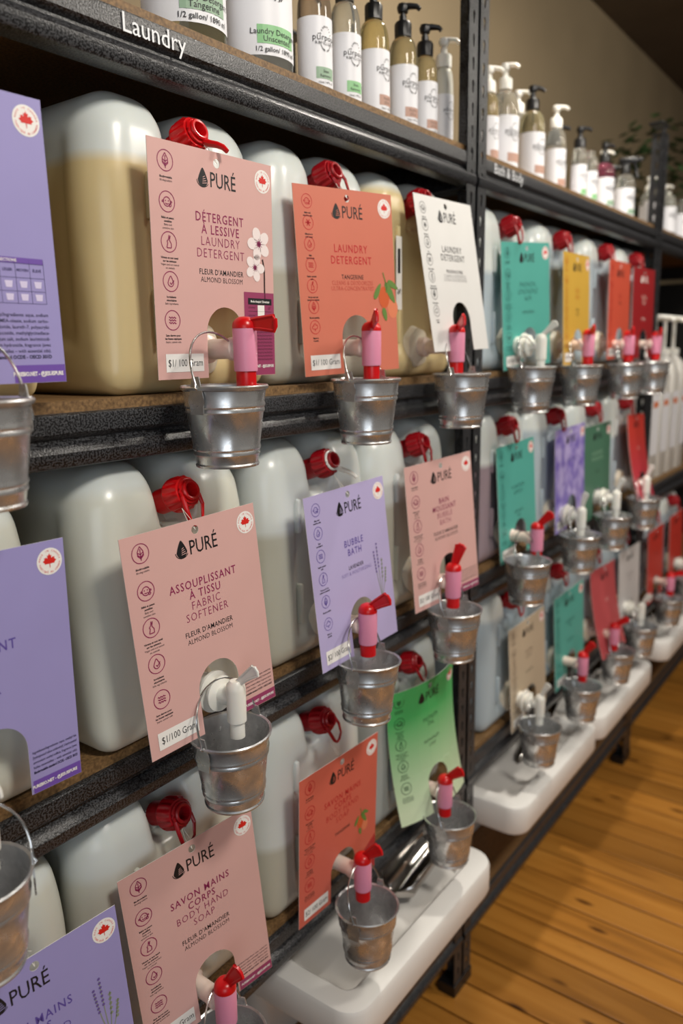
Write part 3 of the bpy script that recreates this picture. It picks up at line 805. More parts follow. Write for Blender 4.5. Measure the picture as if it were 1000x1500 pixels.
    if pn == 'table':
        p_ = lay(Flat().rect(fx(.72), fx(.998), fz(.998), fz(.60)), 'info_panel', dk, 1)
        K = Flat().rect(fx(.755), fx(.975), fz(.658), fz(.628)); 
        for q in (.69, .735): K.line([(fx(.755), fz(q)), (fx(.975), fz(q))], .0004)
        T = Flat()
        for q in range(9): T.strokes(24 + q % 3, fx(.865), fz(.79 + .0165 * q), .0022, .044)
        for q in (.672, .71): T.strokes(8, fx(.79), fz(q), .002); T.strokes(2, fx(.955), fz(q), .003)
        lay(K, 'panel_lines', INK, 2, p_); lay(T, 'panel_text', INK, 2, p_)
        lay(Flat().rect(fx(.842), fx(.905), fz(.735), fz(.66)), 'panel_cell', PAPER, 2, p_)
        U = Flat().text('Mode d\'emploi / Directions', fx(.865), fz(.643), .0026, 'C', 0.03, maxw=.034).text(URL, fx(.865), fz(.955), .0032, 'C', .03, maxw=.046)
        lay(U, 'panel_text', PAPER, 3, p_)
    elif pn == 'band':
        p_ = lay(Flat().rect(fx(.72), fx(.998), fz(.998), fz(.945)), 'info_panel', dk, 1)
        U = Flat().text(URL, fx(.86), fz(.972), .003, 'C', .03, maxw=.049); lay(U, 'panel_text', PAPER, 2, p_)
        T = Flat()
        for q, ln in enumerate(INGR + [BIO]): T.text(ln, fx(.72), fz(.845 + .0185 * q), .0023, 'L', .03 if q == 4 else 0, maxw=.051)
        lay(T, 'ingredient_text', INK, 1)
    elif pn == 'purple_table':
        p_ = lay(Flat().rect(fx(.72), fx(.998), fz(.998), fz(.935)), 'info_panel', dk, 1)
        U = Flat().text(URL, fx(.985), fz(.967), .0036, 'R', .04, maxw=.053); lay(U, 'panel_text', PAPER, 2, p_)
        lay(Flat().rect(fx(.56), fx(.93), fz(.575), fz(.555)), 'table_header', dk, 1)
        G = Flat()
        for q in (.575, .625, .672, .715): G.line([(fx(.56), fz(q)), (fx(.93), fz(q))], .0004)
        for q in (.70, .78, .855, .93): G.line([(fx(q), fz(.56)), (fx(q), fz(.715))], .0004)
        Cp = Flat()
        for a in (.74, .817, .893):
            for b in (.648, .693): Cp.poly([(fx(a) - .004, fz(b) + .003), (fx(a) - .003, fz(b) - .003), (fx(a) + .003, fz(b) - .003), (fx(a) + .004, fz(b) + .003)])
        for a, s_ in ((.74, 'LÉGER'), (.817, 'MOYEN'), (.893, 'ÉLEVÉ'), (.63, 'SALETÉ')): G.text(s_, fx(a), fz(.598), .0024, 'C', .02)
        lay(Cp, 'table_cups', LILAC2, 1); lay(G, 'table_lines', simple('print_navy', srgb(52, 44, 96)), 1)
        lay(Flat().text("MODE D'EMPLOI/DIRECTIONS", fx(.66), fz(.565), .0026, 'C', .02), 'table_title', PAPER, 2)
        T = Flat()
        for q, ln in enumerate(INGR2 + [BIO]): T.text(ln, fx(.93), fz(.755 + .0215 * q), .0031, 'R', .04 if q == 7 else .008, maxw=.092)
        lay(T, 'ingredient_text', simple('print_navy2', srgb(40, 36, 70)), 1)
    elif pn == 'purple_band':
        p_ = lay(Flat().rect(fx(.72), fx(.998), fz(.998), fz(.945)), 'info_panel', dk, 1)
        U = Flat().text(URL, fx(.975), fz(.971), .0032, 'R', .04, maxw=.051); lay(U, 'panel_text', PAPER, 2, p_)
        T = Flat()
        for q, ln in enumerate(INGR + [BIO]): T.text(ln, fx(.73), fz(.828 + .021 * q), .0027, 'L', .04 if q == 4 else .008, maxw=.050)
        lay(T, 'ingredient_text', simple('print_navy2', srgb(40, 36, 70)), 1)
    elif pn == 'corner':
        lay(Flat().poly([(fx(.72), fz(.86)), (fx(.998), fz(.74)), (fx(.998), fz(.998)), (fx(.72), fz(.998))]), 'info_panel', dk, 1)
    # price sticker
    if spec.get('price'):
        st = lay(Flat().rect(fx(.06), fx(.355), fz(.968), fz(.888)), 'price_sticker', PAPER, 2); st['label'] = 'white price sticker'
        lay(Flat().text(spec['price'], fx(.21), fz(.928), .0082, 'C', -.004, 1.0, .78), 'price_text', INK, 3, st)
    # thread to the filler cap
    top = Vector((HX, -0.001, HZ))
    Th = MB(); up = spec.get('thread', (0.0, 0.028, 0.026))
    Th.tube([top, top + Vector((0.003, up[1] * .5, .011)), top + Vector((up[0], up[1], up[2]))], .0004, 5)
    Th.tube([top, top + Vector((-.003, up[1] * .5, .012)), top + Vector((up[0], up[1], up[2]))], .0004, 5)
    Th.build('hanging_thread', THREAD, root)
    return root

PINK = m_card('card_pink', srgb(214, 171, 165)); PURPLE = m_card('card_purple', srgb(156, 149, 202)); CORAL = m_card('card_coral', srgb(208, 120, 98))
LILAC = m_card('card_lilac', srgb(182, 172, 214)); WHITE = m_card('card_white', srgb(216, 216, 214)); TEAL = m_card('card_teal', srgb(84, 166, 154)); YELLOW = m_card('card_yellow', srgb(202, 162, 66))
ORANGE = m_card('card_orange', srgb(198, 82, 60)); DRED = m_card('card_dark_red', srgb(146, 32, 36)); GREEN = m_card('card_green', srgb(72, 172, 98), srgb(206, 224, 190), 'fade')
FLORAL = m_card('card_floral', srgb(120, 104, 184), srgb(182, 170, 220), 'mottle'); FOREST = m_card('card_forest', srgb(76, 118, 96)); SALMON = m_card('card_salmon', srgb(196, 62, 52), srgb(190, 60, 80), 'fade')
BEIGE = m_card('card_beige', srgb(190, 174, 150)); CORAL3 = m_card('card_coral_glossy', srgb(208, 102, 84)); ROSE = m_card('card_rose', srgb(190, 84, 88)); GREYW = m_card('card_grey_white', srgb(204, 202, 202)); REDC = m_card('card_red', srgb(196, 60, 50))
MAG = (140, 36, 84); RED = (190, 26, 36); VIO = (92, 74, 158)
EN7 = ['baby', 'snow', 'drop', 'waves', 'rabbit', 'leaf', 'maple']
FLEUR = [("FLEUR D'AMANDIER", .522, .0056, 'K'), ('ALMOND BLOSSOM', .556, .0054, 'k')]
B_, C_, D_ = ZB + BT, ZC + BT, ZD + BT
CARDS = [
 dict(pos=(-1.035, -.020, 1.692), ang=(-1, -1, 0), mat=PURPLE, ink=VIO, shift=-.14, arch=-.024, lines=[('LAUNDRY', .30, .009, 'B'), ('DETERGENT', .35, .009, 'B')], panel='purple_table', dark=(110, 78, 168), label='purple card with ingredient table at left edge, top row'),
 dict(pos=(-.709, -.019, 1.688), ang=(-1.6, .9, -.1), mat=PINK, ink=MAG, lines=[('DÉTERGENT', .285, .0092, 'B'), ('À LESSIVE', .337, .0092, 'B'), ('LAUNDRY', .388, .0092, 'L'), ('DETERGENT', .440, .0092, 'L')] + FLEUR, pic=('almond', .868, .372, 1.0), panel='table', dark=(150, 58, 98), price='$1/ 100 Gram', label='pale pink laundry detergent card with white blossom, top row', thread=(-.006, .02, .03)),
 dict(pos=(-.446, -.016, 1.685), ang=(-10.3, -1.9, -2), mat=CORAL, ink=RED, icons=EN7, lines=[('LAUNDRY', .315, .0098, 'B'), ('DETERGENT', .377, .0098, 'B'), ('TANGERINE', .468, .0058, 'K'), ('CLEANS & DEODORIZES', .50, .0054, 'k'), ('ULTRA-CONCENTRATED', .53, .0054, 'k')], k2=simple('print_190_70_56', srgb(190, 70, 56)), pic=('tangerine', .90, .58, 1.15), price='$1/ 100 Gram', label='orange laundry detergent card with tangerine picture, top row', thread=(-.006, .02, .03)),
 dict(pos=(-.149, -.012, 1.712), ang=(-1.2, -9, -1.3), mat=WHITE, ink=(60, 60, 62), badge=False, icons=EN7, lines=[('LAUNDRY', .33, .0098, 'B'), ('DETERGENT', .385, .0098, 'B'), ('FRAGRANCE FREE', .475, .005, 'K'), ('CLEANS & DEODORIZES', .505, .005, 'k'), ('ULTRA-CONCENTRATED', .53, .005, 'k')], k2=simple('print_grey', srgb(150, 150, 150)), label='white fragrance-free laundry detergent card beside steel posts, top row'),
 dict(pos=(-1.060, -.030, 1.278), ang=(-2, .5, .3), mat=PURPLE, ink=VIO, shift=-.12, lines=[('ASSOUPLISSANT', .36, .0092, 'B'), ('À TISSU', .415, .0092, 'B'), ('FABRIC', .47, .0092, 'L'), ('SOFTENER', .523, .0092, 'L')], panel='purple_band', dark=(110, 78, 168), tx=.55, label='purple fabric softener card at left edge, middle row'),
 dict(pos=(-.806, -.052, 1.269), ang=(-4.4, -3.3, -2.9), mat=PINK, ink=MAG, lines=[('ASSOUPLISSANT', .285, .0088, 'B'), ('À TISSU', .335, .0088, 'B'), ('FABRIC', .385, .0088, 'L'), ('SOFTENER', .435, .0088, 'L'), ("FLEUR D'AMANDIER", .51, .0056, 'K'), ('ALMOND BLOSSOM', .546, .0054, 'k')], panel='band', dark=(150, 60, 100), price='$1/100 Gram', label='pink fabric softener card over white tap, middle row', thread=(0, .02, .024)),
 dict(pos=(-.483, -.037, 1.259), ang=(-1.4, -5, -2), mat=LILAC, ink=VIO, icons=['baby', 'drop', 'waves', 'rabbit', 'leaf', 'maple'], lines=[('BUBBLE', .33, .0092, 'B'), ('BATH', .385, .0092, 'B'), ('LAVENDER', .475, .0054, 'K'), ('SOFT & MOISTURIZING', .51, .005, 'k')], k2=im if False else simple('print_violet_grey', srgb(128, 114, 176)), pic=('lavender', .84, .58, 1.1), price='$2/ 100 Gram', label='lilac bubble bath card with lavender sprigs, middle row', thread=(-.003, .02, .03)),
 dict(pos=(-.197, -.035, 1.266), ang=(-7.5, -3.6, -2.9), mat=PINK, ink=MAG, detail=2, lines=[('BAIN', .29, .0088, 'B'), ('MOUSSANT', .34, .0088, 'B'), ('BUBBLE', .39, .0088, 'L'), ('BATH', .44, .0088, 'L'), ("FLEUR D'AMANDIER", .51, .0056, 'K'), ('ALMOND BLOSSOM', .546, .0054, 'k')], panel='band', dark=(150, 60, 100), price='$2/ 100 Gram', label='pink bubble bath card beside steel posts, middle row'),
 dict(pos=(-1.052, -.045, .856), ang=(-8, -2, -3), mat=PURPLE, ink=VIO, shift=-.09, icons=['leaf', 'baby', 'rabbit', 'drop', 'waves'], lines=[('SAVON MAINS', .285, .0092, 'B'), ('CORPS', .337, .0092, 'B'), ('BODY HAND', .39, .0092, 'L'), ('SOAP', .44, .0092, 'L'), ('LAVENDER', .52, .0056, 'K')], pic=('lavender', .86, .45, 1.0), label='purple hand soap card in the lower left corner', thread=(-.028, .02, .024)),
 dict(pos=(-.821, -.030, .853), ang=(-10.9, -1.8, -4.4), mat=PINK, ink=MAG, lines=[('SAVON MAINS', .29, .0088, 'B'), ('CORPS', .34, .0088, 'B'), ('BODY HAND', .39, .0088, 'L'), ('SOAP', .44, .0088, 'L'), ("FLEUR D'AMANDIER", .515, .0056, 'K'), ('ALMOND BLOSSOM', .55, .0054, 'k')], panel='band', dark=(150, 60, 100), price='$2/ 100 Gram', label='pink hand soap card in the bottom row', thread=(0, .02, .024)),
 dict(pos=(-.505, -.037, .830), ang=(-2.9, 2.5, -.5), mat=CORAL3, ink=RED, lines=[('SAVON MAINS', .28, .0092, 'B'), ('CORPS', .33, .0092, 'B'), ('BODY HAND', .38, .0092, 'L'), ('SOAP', .43, .0092, 'L'), ('TANGERINE', .53, .005, 'K')], pic=('tangerine', .80, .57, .8), panel='corner', dark=(176, 34, 42), price='$2/ 100 Gram', label='coral hand soap card above the near white tray'),
 dict(pos=(-.215, -.028, .850), ang=(-8, 4, -3), mat=GREEN, ink=(26, 70, 40), detail=1, curl=(-.16, .35), lines=[('SHAMPOO', .30, .0075, 'B'), ('BAR', .345, .0075, 'L'), ('EUCALYPTUS', .47, .0055, 'K'), ('FRESH', .51, .005, 'k')], label='curled bright green card beside steel posts, bottom row'),
 # middle unit
 dict(pos=(.215, -.008, 1.676), ang=(-7, -.8, -4.0), mat=TEAL, ink=(20, 70, 70), detail=1, lines=[('DÉTERGENT', .33, .0088, 'L'), ('À VAISSELLE', .385, .0088, 'L'), ('DISH', .44, .0088, 'L'), ('EUCALYPTUS', .55, .0058, 'K')], price='$1/100 Gram', label='teal card just right of the steel posts, top row'),
 dict(pos=(.500, -.015, 1.676), ang=(2, -2, -1), mat=YELLOW, ink=(190, 96, 20), detail=1, lines=[('DISH', .33, .0088, 'B'), ('SOAP', .385, .0088, 'B'), ('CITRUS', .50, .0055, 'K'), ('LEMON', .54, .0055, 'K')], price='$1/100 Gram', label='yellow card on a jug in the top row'),
 dict(pos=(.835, -.015, 1.684), ang=(1, -1, -.5), mat=ORANGE, ink=(160, 20, 20), badge=False, detail=1, lines=[('SOAP', .35, .0088, 'B'), ('ORANGE', .42, .006, 'K')], price='$1/100 Gram', label='orange-red card between yellow and dark red cards, top row'),
 dict(pos=(1.062, -.015, 1.682), ang=(-2, -1, -.5), mat=DRED, ink=(232, 214, 204), icons=[], badge=False, detail=1, logo=PAPER, k=PAPER, lines=[('CHERRY', .32, .009, 'B'), ('SOAP', .38, .009, 'B'), ('REFILL', .56, .007, 'K')], label='dark red card with pale lettering, top row'),
 dict(pos=(.215, .002, 1.252), ang=(-.6, -3, -2.2), mat=TEAL, ink=(20, 70, 70), detail=1, lines=[('SHAMPOOING', .38, .0080, 'L'), ('SHAMPOO', .43, .0080, 'L'), ('EUCALYPTUS', .60, .0055, 'K'), ('MINT', .64, .0055, 'k')], price='$2/100 Gram', label='teal card just right of the steel posts, middle row'),
 dict(pos=(.515, -.012, 1.262), ang=(-1, -1.5, -2), mat=FLORAL, ink=(70, 60, 130), detail=1, icons=[], lines=[('LAVENDER', .32, .0080, 'L')], price='$2/100 Gram', label='mottled violet card in the middle row'),
 dict(pos=(.720, -.012, 1.250), ang=(-3, -1, -1.5), mat=FOREST, ink=(150, 190, 160), detail=1, icons=[], lines=[('CONDITIONER', .30, .0080, 'L'), ('REVITALISANT', .36, .0080, 'L'), ('FOREST', .5, .006, 'k')], label='dark green card in the middle row'),
 dict(pos=(1.075, -.012, 1.252), ang=(2, -4, 3), mat=SALMON, ink=(230, 190, 180), detail=1, icons=[], badge=False, curl=(-.12, 0), lines=[('SOAP', .4, .008, 'L')], label='curved red card at the far end of the middle row'),
 dict(pos=(.285, -.010, .822), ang=(-2, -2, -3), mat=BEIGE, ink=(110, 90, 80), detail=1, lines=[('LOTION', .32, .008, 'L'), ('CRÈME', .37, .008, 'L'), ('UNSCENTED', .52, .0055, 'k')], price='$3/100 Gram', label='beige card over a white tap, bottom row'),
 dict(pos=(.562, -.010, .822), ang=(-2, -2, -3), mat=TEAL, ink=(20, 70, 70), detail=1, lines=[('BODY WASH', .34, .0080, 'L'), ('GEL', .39, .0080, 'L'), ('EUCALYPTUS', .55, .0055, 'K')], price='$2/100 Gram', label='teal card in the bottom row'),
 dict(pos=(.850, -.010, .822), ang=(-2, -4, 1), mat=ROSE, ink=(232, 180, 176), detail=1, icons=[], badge=False, curl=(-.13, .1), lines=[('ROSE', .4, .009, 'L')], label='curled rose red card in the bottom row'),
 dict(pos=(1.105, -.010, .822), ang=(-2, -2, 0), mat=GREYW, ink=(120, 118, 124), detail=1, icons=[], badge=False, lines=[('FRAGRANCE', .34, .008, 'L'), ('FREE', .40, .008, 'L')], label='grey-white card in the bottom row'),
 dict(pos=(1.400, -.012, .830), ang=(0, -2, -1), mat=REDC, ink=(120, 20, 24), detail=1, icons=[], badge=False, lines=[('SOAP', .36, .009, 'B')], price='$2/100 Gram', label='red card over red tap on the farthest unit'),
 dict(pos=(1.680, -.012, .835), ang=(0, -2, -1), mat=REDC, ink=(120, 20, 24), detail=1, icons=[], badge=False, lines=[('SOAP', .36, .009, 'B')], label='red card at the right edge on the farthest unit'),
]
for c in CARDS: make_card(c)

# jugs: x, shelf, front, label, options
JUGS = [
 (-1.058, B_, .022, 'cream jug behind purple table card, left edge of top row', dict(liq='cream', fill=.30, tilt=8)),
 (-.712, B_, .018, 'tall jug of amber cream liquid behind pink blossom card', dict(liq='cream', fill=.262, tilt=0, yaw=6, strap='arm', spin=.25)),
 (-.438, B_, .022, 'pale jug behind the orange tangerine card, top row', dict(liq='olive', fill=.16, tilt=22, yaw=-45, cap='dark', strap='loop', spin=.5)),
 (-.175, B_, .022, 'cream jug with dark strip behind the white card', dict(liq='cream', fill=.31, tilt=22, yaw=-45, cap='dark', strap='loop', spin=.5, sticker=True)),
 (-1.095, C_, .004, 'milky jug behind purple softener card, left edge of middle row', dict(liq='milk', fill=.3, tap='white', tilt=38)),
 (-.778, C_, -.006, 'milky jug with white tap behind pink softener card', dict(liq='milk', fill=.31, tap='white', tilt=38, yaw=4)),
 (-.480, C_, .004, 'jug with white cap strap behind lilac bubble bath card', dict(liq='olive', fill=.205, tilt=32, cap='dark', strap='arm', strapmat='white_plastic', spin=.3)),
 (-.205, C_, .006, 'jug beside steel posts behind pink bubble bath card', dict(liq='olive', fill=.20, tilt=72, yaw=12, cap='dark')),
 (-1.092, D_, .004, 'white jug behind purple soap card in the lower left corner', dict(liq='milk', fill=.3, cap='dark', strap='arm')),
 (-.812, D_, .004, 'milky jug with red tap behind pink hand soap card', dict(liq='milk', fill=.26, tilt=52, cap='dark')),
 (-.498, D_, .006, 'half full jug behind coral hand soap card', dict(liq='olive', fill=.125, tilt=42, cap='dark', strap='loop', spin=.3)),
 (-.215, D_, .012, 'jug behind curled bright green card, bottom row', dict(liq='grey', fill=.26, tilt=40, cap='dark', strap='loop', spin=.3)),
 (.190, B_, .018, 'jug with white tap behind teal card, top row', dict(liq='clear', fill=.20, tap='white', tilt=42, cap='dark')),
 (.480, B_, .018, 'jug behind yellow card, top row', dict(liq='clear', fill=.28, tilt=12, yaw=-55, cap='dark')),
 (.800, B_, .018, 'jug behind orange-red card, top row', dict(liq='clear', fill=.27, tilt=12, yaw=-60, cap='dark')),
 (1.072, B_, .018, 'jug behind dark red card, top row', dict(liq='clear', fill=.28, tilt=12, yaw=-60, cap='dark')),
 (.190, C_, .012, 'jug of mauve liquid behind teal card, middle row', dict(liq='mauve', fill=.22, tilt=45, cap='dark')),
 (.470, C_, .012, 'jug with white tap behind mottled violet card', dict(liq='clear', fill=.27, tap='white', tilt=78, cap='dark')),
 (.745, C_, .012, 'jug with white tap behind dark green card', dict(liq='clear', fill=.2, tap='white', tilt=70, cap='dark')),
 (1.035, C_, .012, 'jug with white tap behind curved red card', dict(liq='clear', fill=.2, tap='white', tilt=70, cap='dark')),
 (.245, D_, .012, 'pale blue jug behind beige card, bottom row', dict(liq='clear', fill=.27, tap='white', tilt=62, cap='dark')),
 (.535, D_, .012, 'jug behind teal card, bottom row', dict(liq='clear', fill=.26, tilt=55, cap='dark')),
 (.800, D_, .012, 'jug behind curled rose red card', dict(liq='clear', fill=.26, tilt=40, cap='dark')),
 (1.072, D_, .012, 'jug with white tap behind grey-white card', dict(liq='clear', fill=.26, tap='white', tilt=60, cap='dark')),
 (1.430, D_, .012, 'jug behind red card on the farthest unit', dict(liq='clear', fill=.26, tilt=20, cap='dark')),
 (1.710, D_, .012, 'jug behind the last red card at the right edge', dict(liq='clear', fill=.26, tap='white', tilt=40, cap='dark')),
]
for x, z, yf, lab, kw in JUGS: make_jug(x, z, yf, lab, **kw)

BUCKETS = [
 (-1.058, -.064, B_ - .082, 'shiny bucket under red tap at left edge, top row', {}),
 (-.752, -.062, B_ - .083, 'shiny bucket under red tap of pink blossom card', dict(rz=.10)),
 (-.462, -.062, B_ - .086, 'bucket under red tap of orange tangerine card', dict(rz=.1)),
 (-.166, -.062, B_ - .088, 'bucket under red tap of white card by the posts', dict(rz=.1)),
 (-1.112, -.078, C_ - .085, 'bucket under white tap at left edge, middle row', dict(rz=-.5)),
 (-.782, -.078, C_ - .082, 'bucket under white tap of pink softener card', dict(rz=.05, lean=-.03)),
 (-.497, -.082, C_ - .088, 'tilted bucket under red tap of lilac card', dict(rz=.15, lean=.06)),
 (-.203, -.074, C_ - .090, 'bucket under red tap of pink bubble bath card', dict(rz=.1)),
 (-.818, -.082, D_ - .080, 'bucket cut by the bottom edge under pink soap card', dict(rz=.4)),
 (-.512, -.090, D_ - .080, 'bucket above near white tray under coral card', dict(rz=.15)),
 (-.218, -.078, D_ - .080, 'bucket under red tap of curled green card', dict(rz=.2)),
 (.140, -.062, B_ - .084, 'bucket under white tap of teal top row card', {}),
 (.430, -.062, B_ - .088, 'bucket under red tap of yellow card', {}),
 (.775, -.062, B_ - .092, 'bucket under red tap of orange-red card', {}),
 (1.035, -.062, B_ - .092, 'bucket under red tap of dark red card', {}),
 (.130, -.072, C_ - .076, 'bucket under red tap of teal middle row card', {}),
 (.450, -.072, C_ - .082, 'bucket under white tap of mottled violet card', {}),
 (.720, -.066, C_ - .082, 'bucket under white tap of dark green card', {}),
 (1.020, -.066, C_ - .082, 'bucket under white tap of curved red card', {}),
 (.235, -.072, D_ - .088, 'bucket above middle tray under beige card', {}),
 (.520, -.072, D_ - .092, 'bucket under red tap of teal bottom row card', {}),
 (.815, -.072, D_ - .092, 'bucket under red tap of curled rose red card', {}),
 (1.060, -.072, D_ - .088, 'bucket under white tap of grey-white card', {}),
 (1.400, -.072, D_ - .088, 'bucket under red tap on the farthest unit', {}),
 (1.690, -.072, D_ - .088, 'bucket under white tap at the right edge', {}),
]
for x, y, z, lab, kw in BUCKETS: make_bucket(x, y, z, lab, **kw)

# ------------------------------------------------------------------ trays on bins, scoops
def rrect(x0, x1, y0, y1, r, n=6):
    pts = []
    for cx, cy, a0 in ((x1 - r, y1 - r, 0), (x0 + r, y1 - r, PI / 2), (x0 + r, y0 + r, PI), (x1 - r, y0 + r, 3 * PI / 2)):
        for k in range(n + 1):
            a = a0 + PI / 2 * k / n; pts.append((cx + r * math.cos(a), cy + r * math.sin(a)))
    return pts
def loft(rings):
    mb = MB(); n = len(rings[0][0]); V = []
    for pts, z in rings: V += [(a, b, z) for a, b in pts]
    F = []
    for i in range(len(rings) - 1):
        for k in range(n): F.append((i * n + k, i * n + (k + 1) % n, (i + 1) * n + (k + 1) % n, (i + 1) * n + k))
    F.append(tuple(reversed(range(n)))); F.append(tuple(range((len(rings) - 1) * n, len(rings) * n)))
    return mb.add(V, F)
def tray(x0, x1, yf, yb, z0, z1, label):
    L, Dp = x1 - x0, yb - yf
    t = empty('drip_tray', (x0, yf, z0)); tag(t, label, 'tray', 'white drip trays below the bottom row')
    h = z1 - z0
    def rr(i, r): return rrect(i, L - i, i, Dp - i, max(.004, r))
    loft([(rr(.012, .035), 0), (rr(.004, .042), .004), (rr(.0, .045), .014), (rr(.0, .045), h - .010), (rr(.003, .043), h - .003), (rr(.010, .038), h), (rr(.038, .024), h), (rr(.042, .02), h - .003), (rr(.05, .016), h - .020), (rr(.058, .012), h - .021), (rr(.062, .010), h - .029)]).build('tray_body', TRAYP, t)
    return t
TZ0, TZ1 = .368, .442
tray(-.585, -.085, -.118, .20, TZ0, TZ1, 'large white drip tray with steel scoop, closest to the viewer')
tray(.085, .605, -.100, .20, TZ0, TZ1, 'white drip tray right of the steel posts under beige card')
tray(.625, 1.145, -.100, .20, TZ0, TZ1, 'white drip tray below teal and rose cards')
tray(1.315, 1.835, -.100, .20, TZ0, TZ1, 'white drip tray at the right edge on the farthest unit')
def bin_(x0, x1, label):
    b = empty('storage_bin', (x0, .11, ZE + BT)); tag(b, label, 'storage bin', 'storage bins on the lowest shelf')
    L, Dp, h = x1 - x0, .30, TZ0 - ZE - BT - .0005
    def rr(i): return rrect(i, L - i, i, Dp - i, .03)
    loft([(rr(.02), 0), (rr(.012), .006), (rr(.004), h - .02), (rr(.0), h - .018), (rr(.0), h)]).build('bin_body', simple('bin_plastic', srgb(196, 194, 190), 0.4), b)
bin_(-.56, -.12, 'pale plastic bin under the closest white tray')
bin_(.15, .57, 'pale plastic bin under tray right of the steel posts')
bin_(.66, 1.10, 'pale plastic bin under tray below rose card')
bin_(1.35, 1.80, 'pale plastic bin under tray on the farthest unit')
def scoop(x, y, z, rz, s, label):
    sc_ = empty('scoop', (x, y, z), (0, -.22, rz)); tag(sc_, label, 'scoop', 'metal scoops in the trays')
    V = []; F = []; n = 12; m = 9
    for i in range(m):
        t = i / (m - 1); xx = .12 * t; r = .030 * (1 - .18 * t) * (1 if t > .12 else .55 + 3.7 * t)
        open_ = .18 + 0.75 * t ** 2
        for k in range(n + 1):
            a = PI + open_ * .6 + (PI - 1.2 * open_) * k / n if False else (PI * 1.0 - .35 + open_ * .5) + (PI + .7 - open_) * k / n
            V.append((xx * s, r * math.cos(a) * s, (r * math.sin(a) + .032) * s))
    for i in range(m - 1):
        for k in range(n): F.append((i * (n + 1) + k, i * (n + 1) + k + 1, (i + 1) * (n + 1) + k + 1, (i + 1) * (n + 1) + k))
    o = len(V); V.append((-.004 * s, 0, .026 * s))
    for k in range(n): F.append((o, k + 1, k))
    me = MB().add(V, F).mesh('scoop_bowl', STEEL)
    b = link('scoop_bowl', me, sc_); md = b.modifiers.new('t', 'SOLIDIFY'); md.thickness = .0012
    MB().tube([(-.002 * s, 0, .026 * s), (-.03 * s, 0, .026 * s), (-.07 * s, 0, .018 * s), (-.085 * s, 0, .010 * s)], .006 * s, 10, rs=[.005 * s, .0055 * s, .007 * s, .004 * s]).build('scoop_handle', STEEL, sc_)
TF = TZ1 - .029
scoop(-.300, -.008, TF + .002, -.05, 1.35, 'steel scoop lying in the closest white tray')
scoop(.44, .03, TF + .003, .1, 1.4, 'metal scoop in the tray under beige card')
scoop(.94, .03, TF + .003, .1, 1.4, 'metal scoop in the tray below rose card')
scoop(1.52, .04, TF + .003, .1, 1.4, 'metal scoop in the tray on the farthest unit')

# ------------------------------------------------------------------ bottles on the top shelf
A_ = ZA + BT
GREENP = simple('label_green', srgb(140, 196, 140)); SAGEP = simple('label_sage', srgb(146, 176, 150)); BROWNP = simple('label_brown', srgb(188, 150, 134))
LABELP = simple('label_white', srgb(232, 233, 238), 0.45)
def clear_mat(name, col, rough=.06):
    m, t, p = nmat(name)
    p.inputs['Base Color'].default_value = col; p.inputs['Roughness'].default_value = rough
    p.inputs['Transmission Weight'].default_value = .88; p.inputs['IOR'].default_value = 1.25
    return m
CLEAR = {'clear': clear_mat('bottle_clear', srgb(232, 233, 226)), 'yellow': clear_mat('bottle_yellow', srgb(236, 222, 168)), 'olive': clear_mat('bottle_olive', srgb(212, 204, 170)), 'brown': clear_mat('bottle_brown', srgb(196, 182, 166)), 'mauve': clear_mat('bottle_mauve', srgb(190, 120, 140)), 'milk': simple('bottle_milk', srgb(206, 204, 192), .35, sss=.3)}
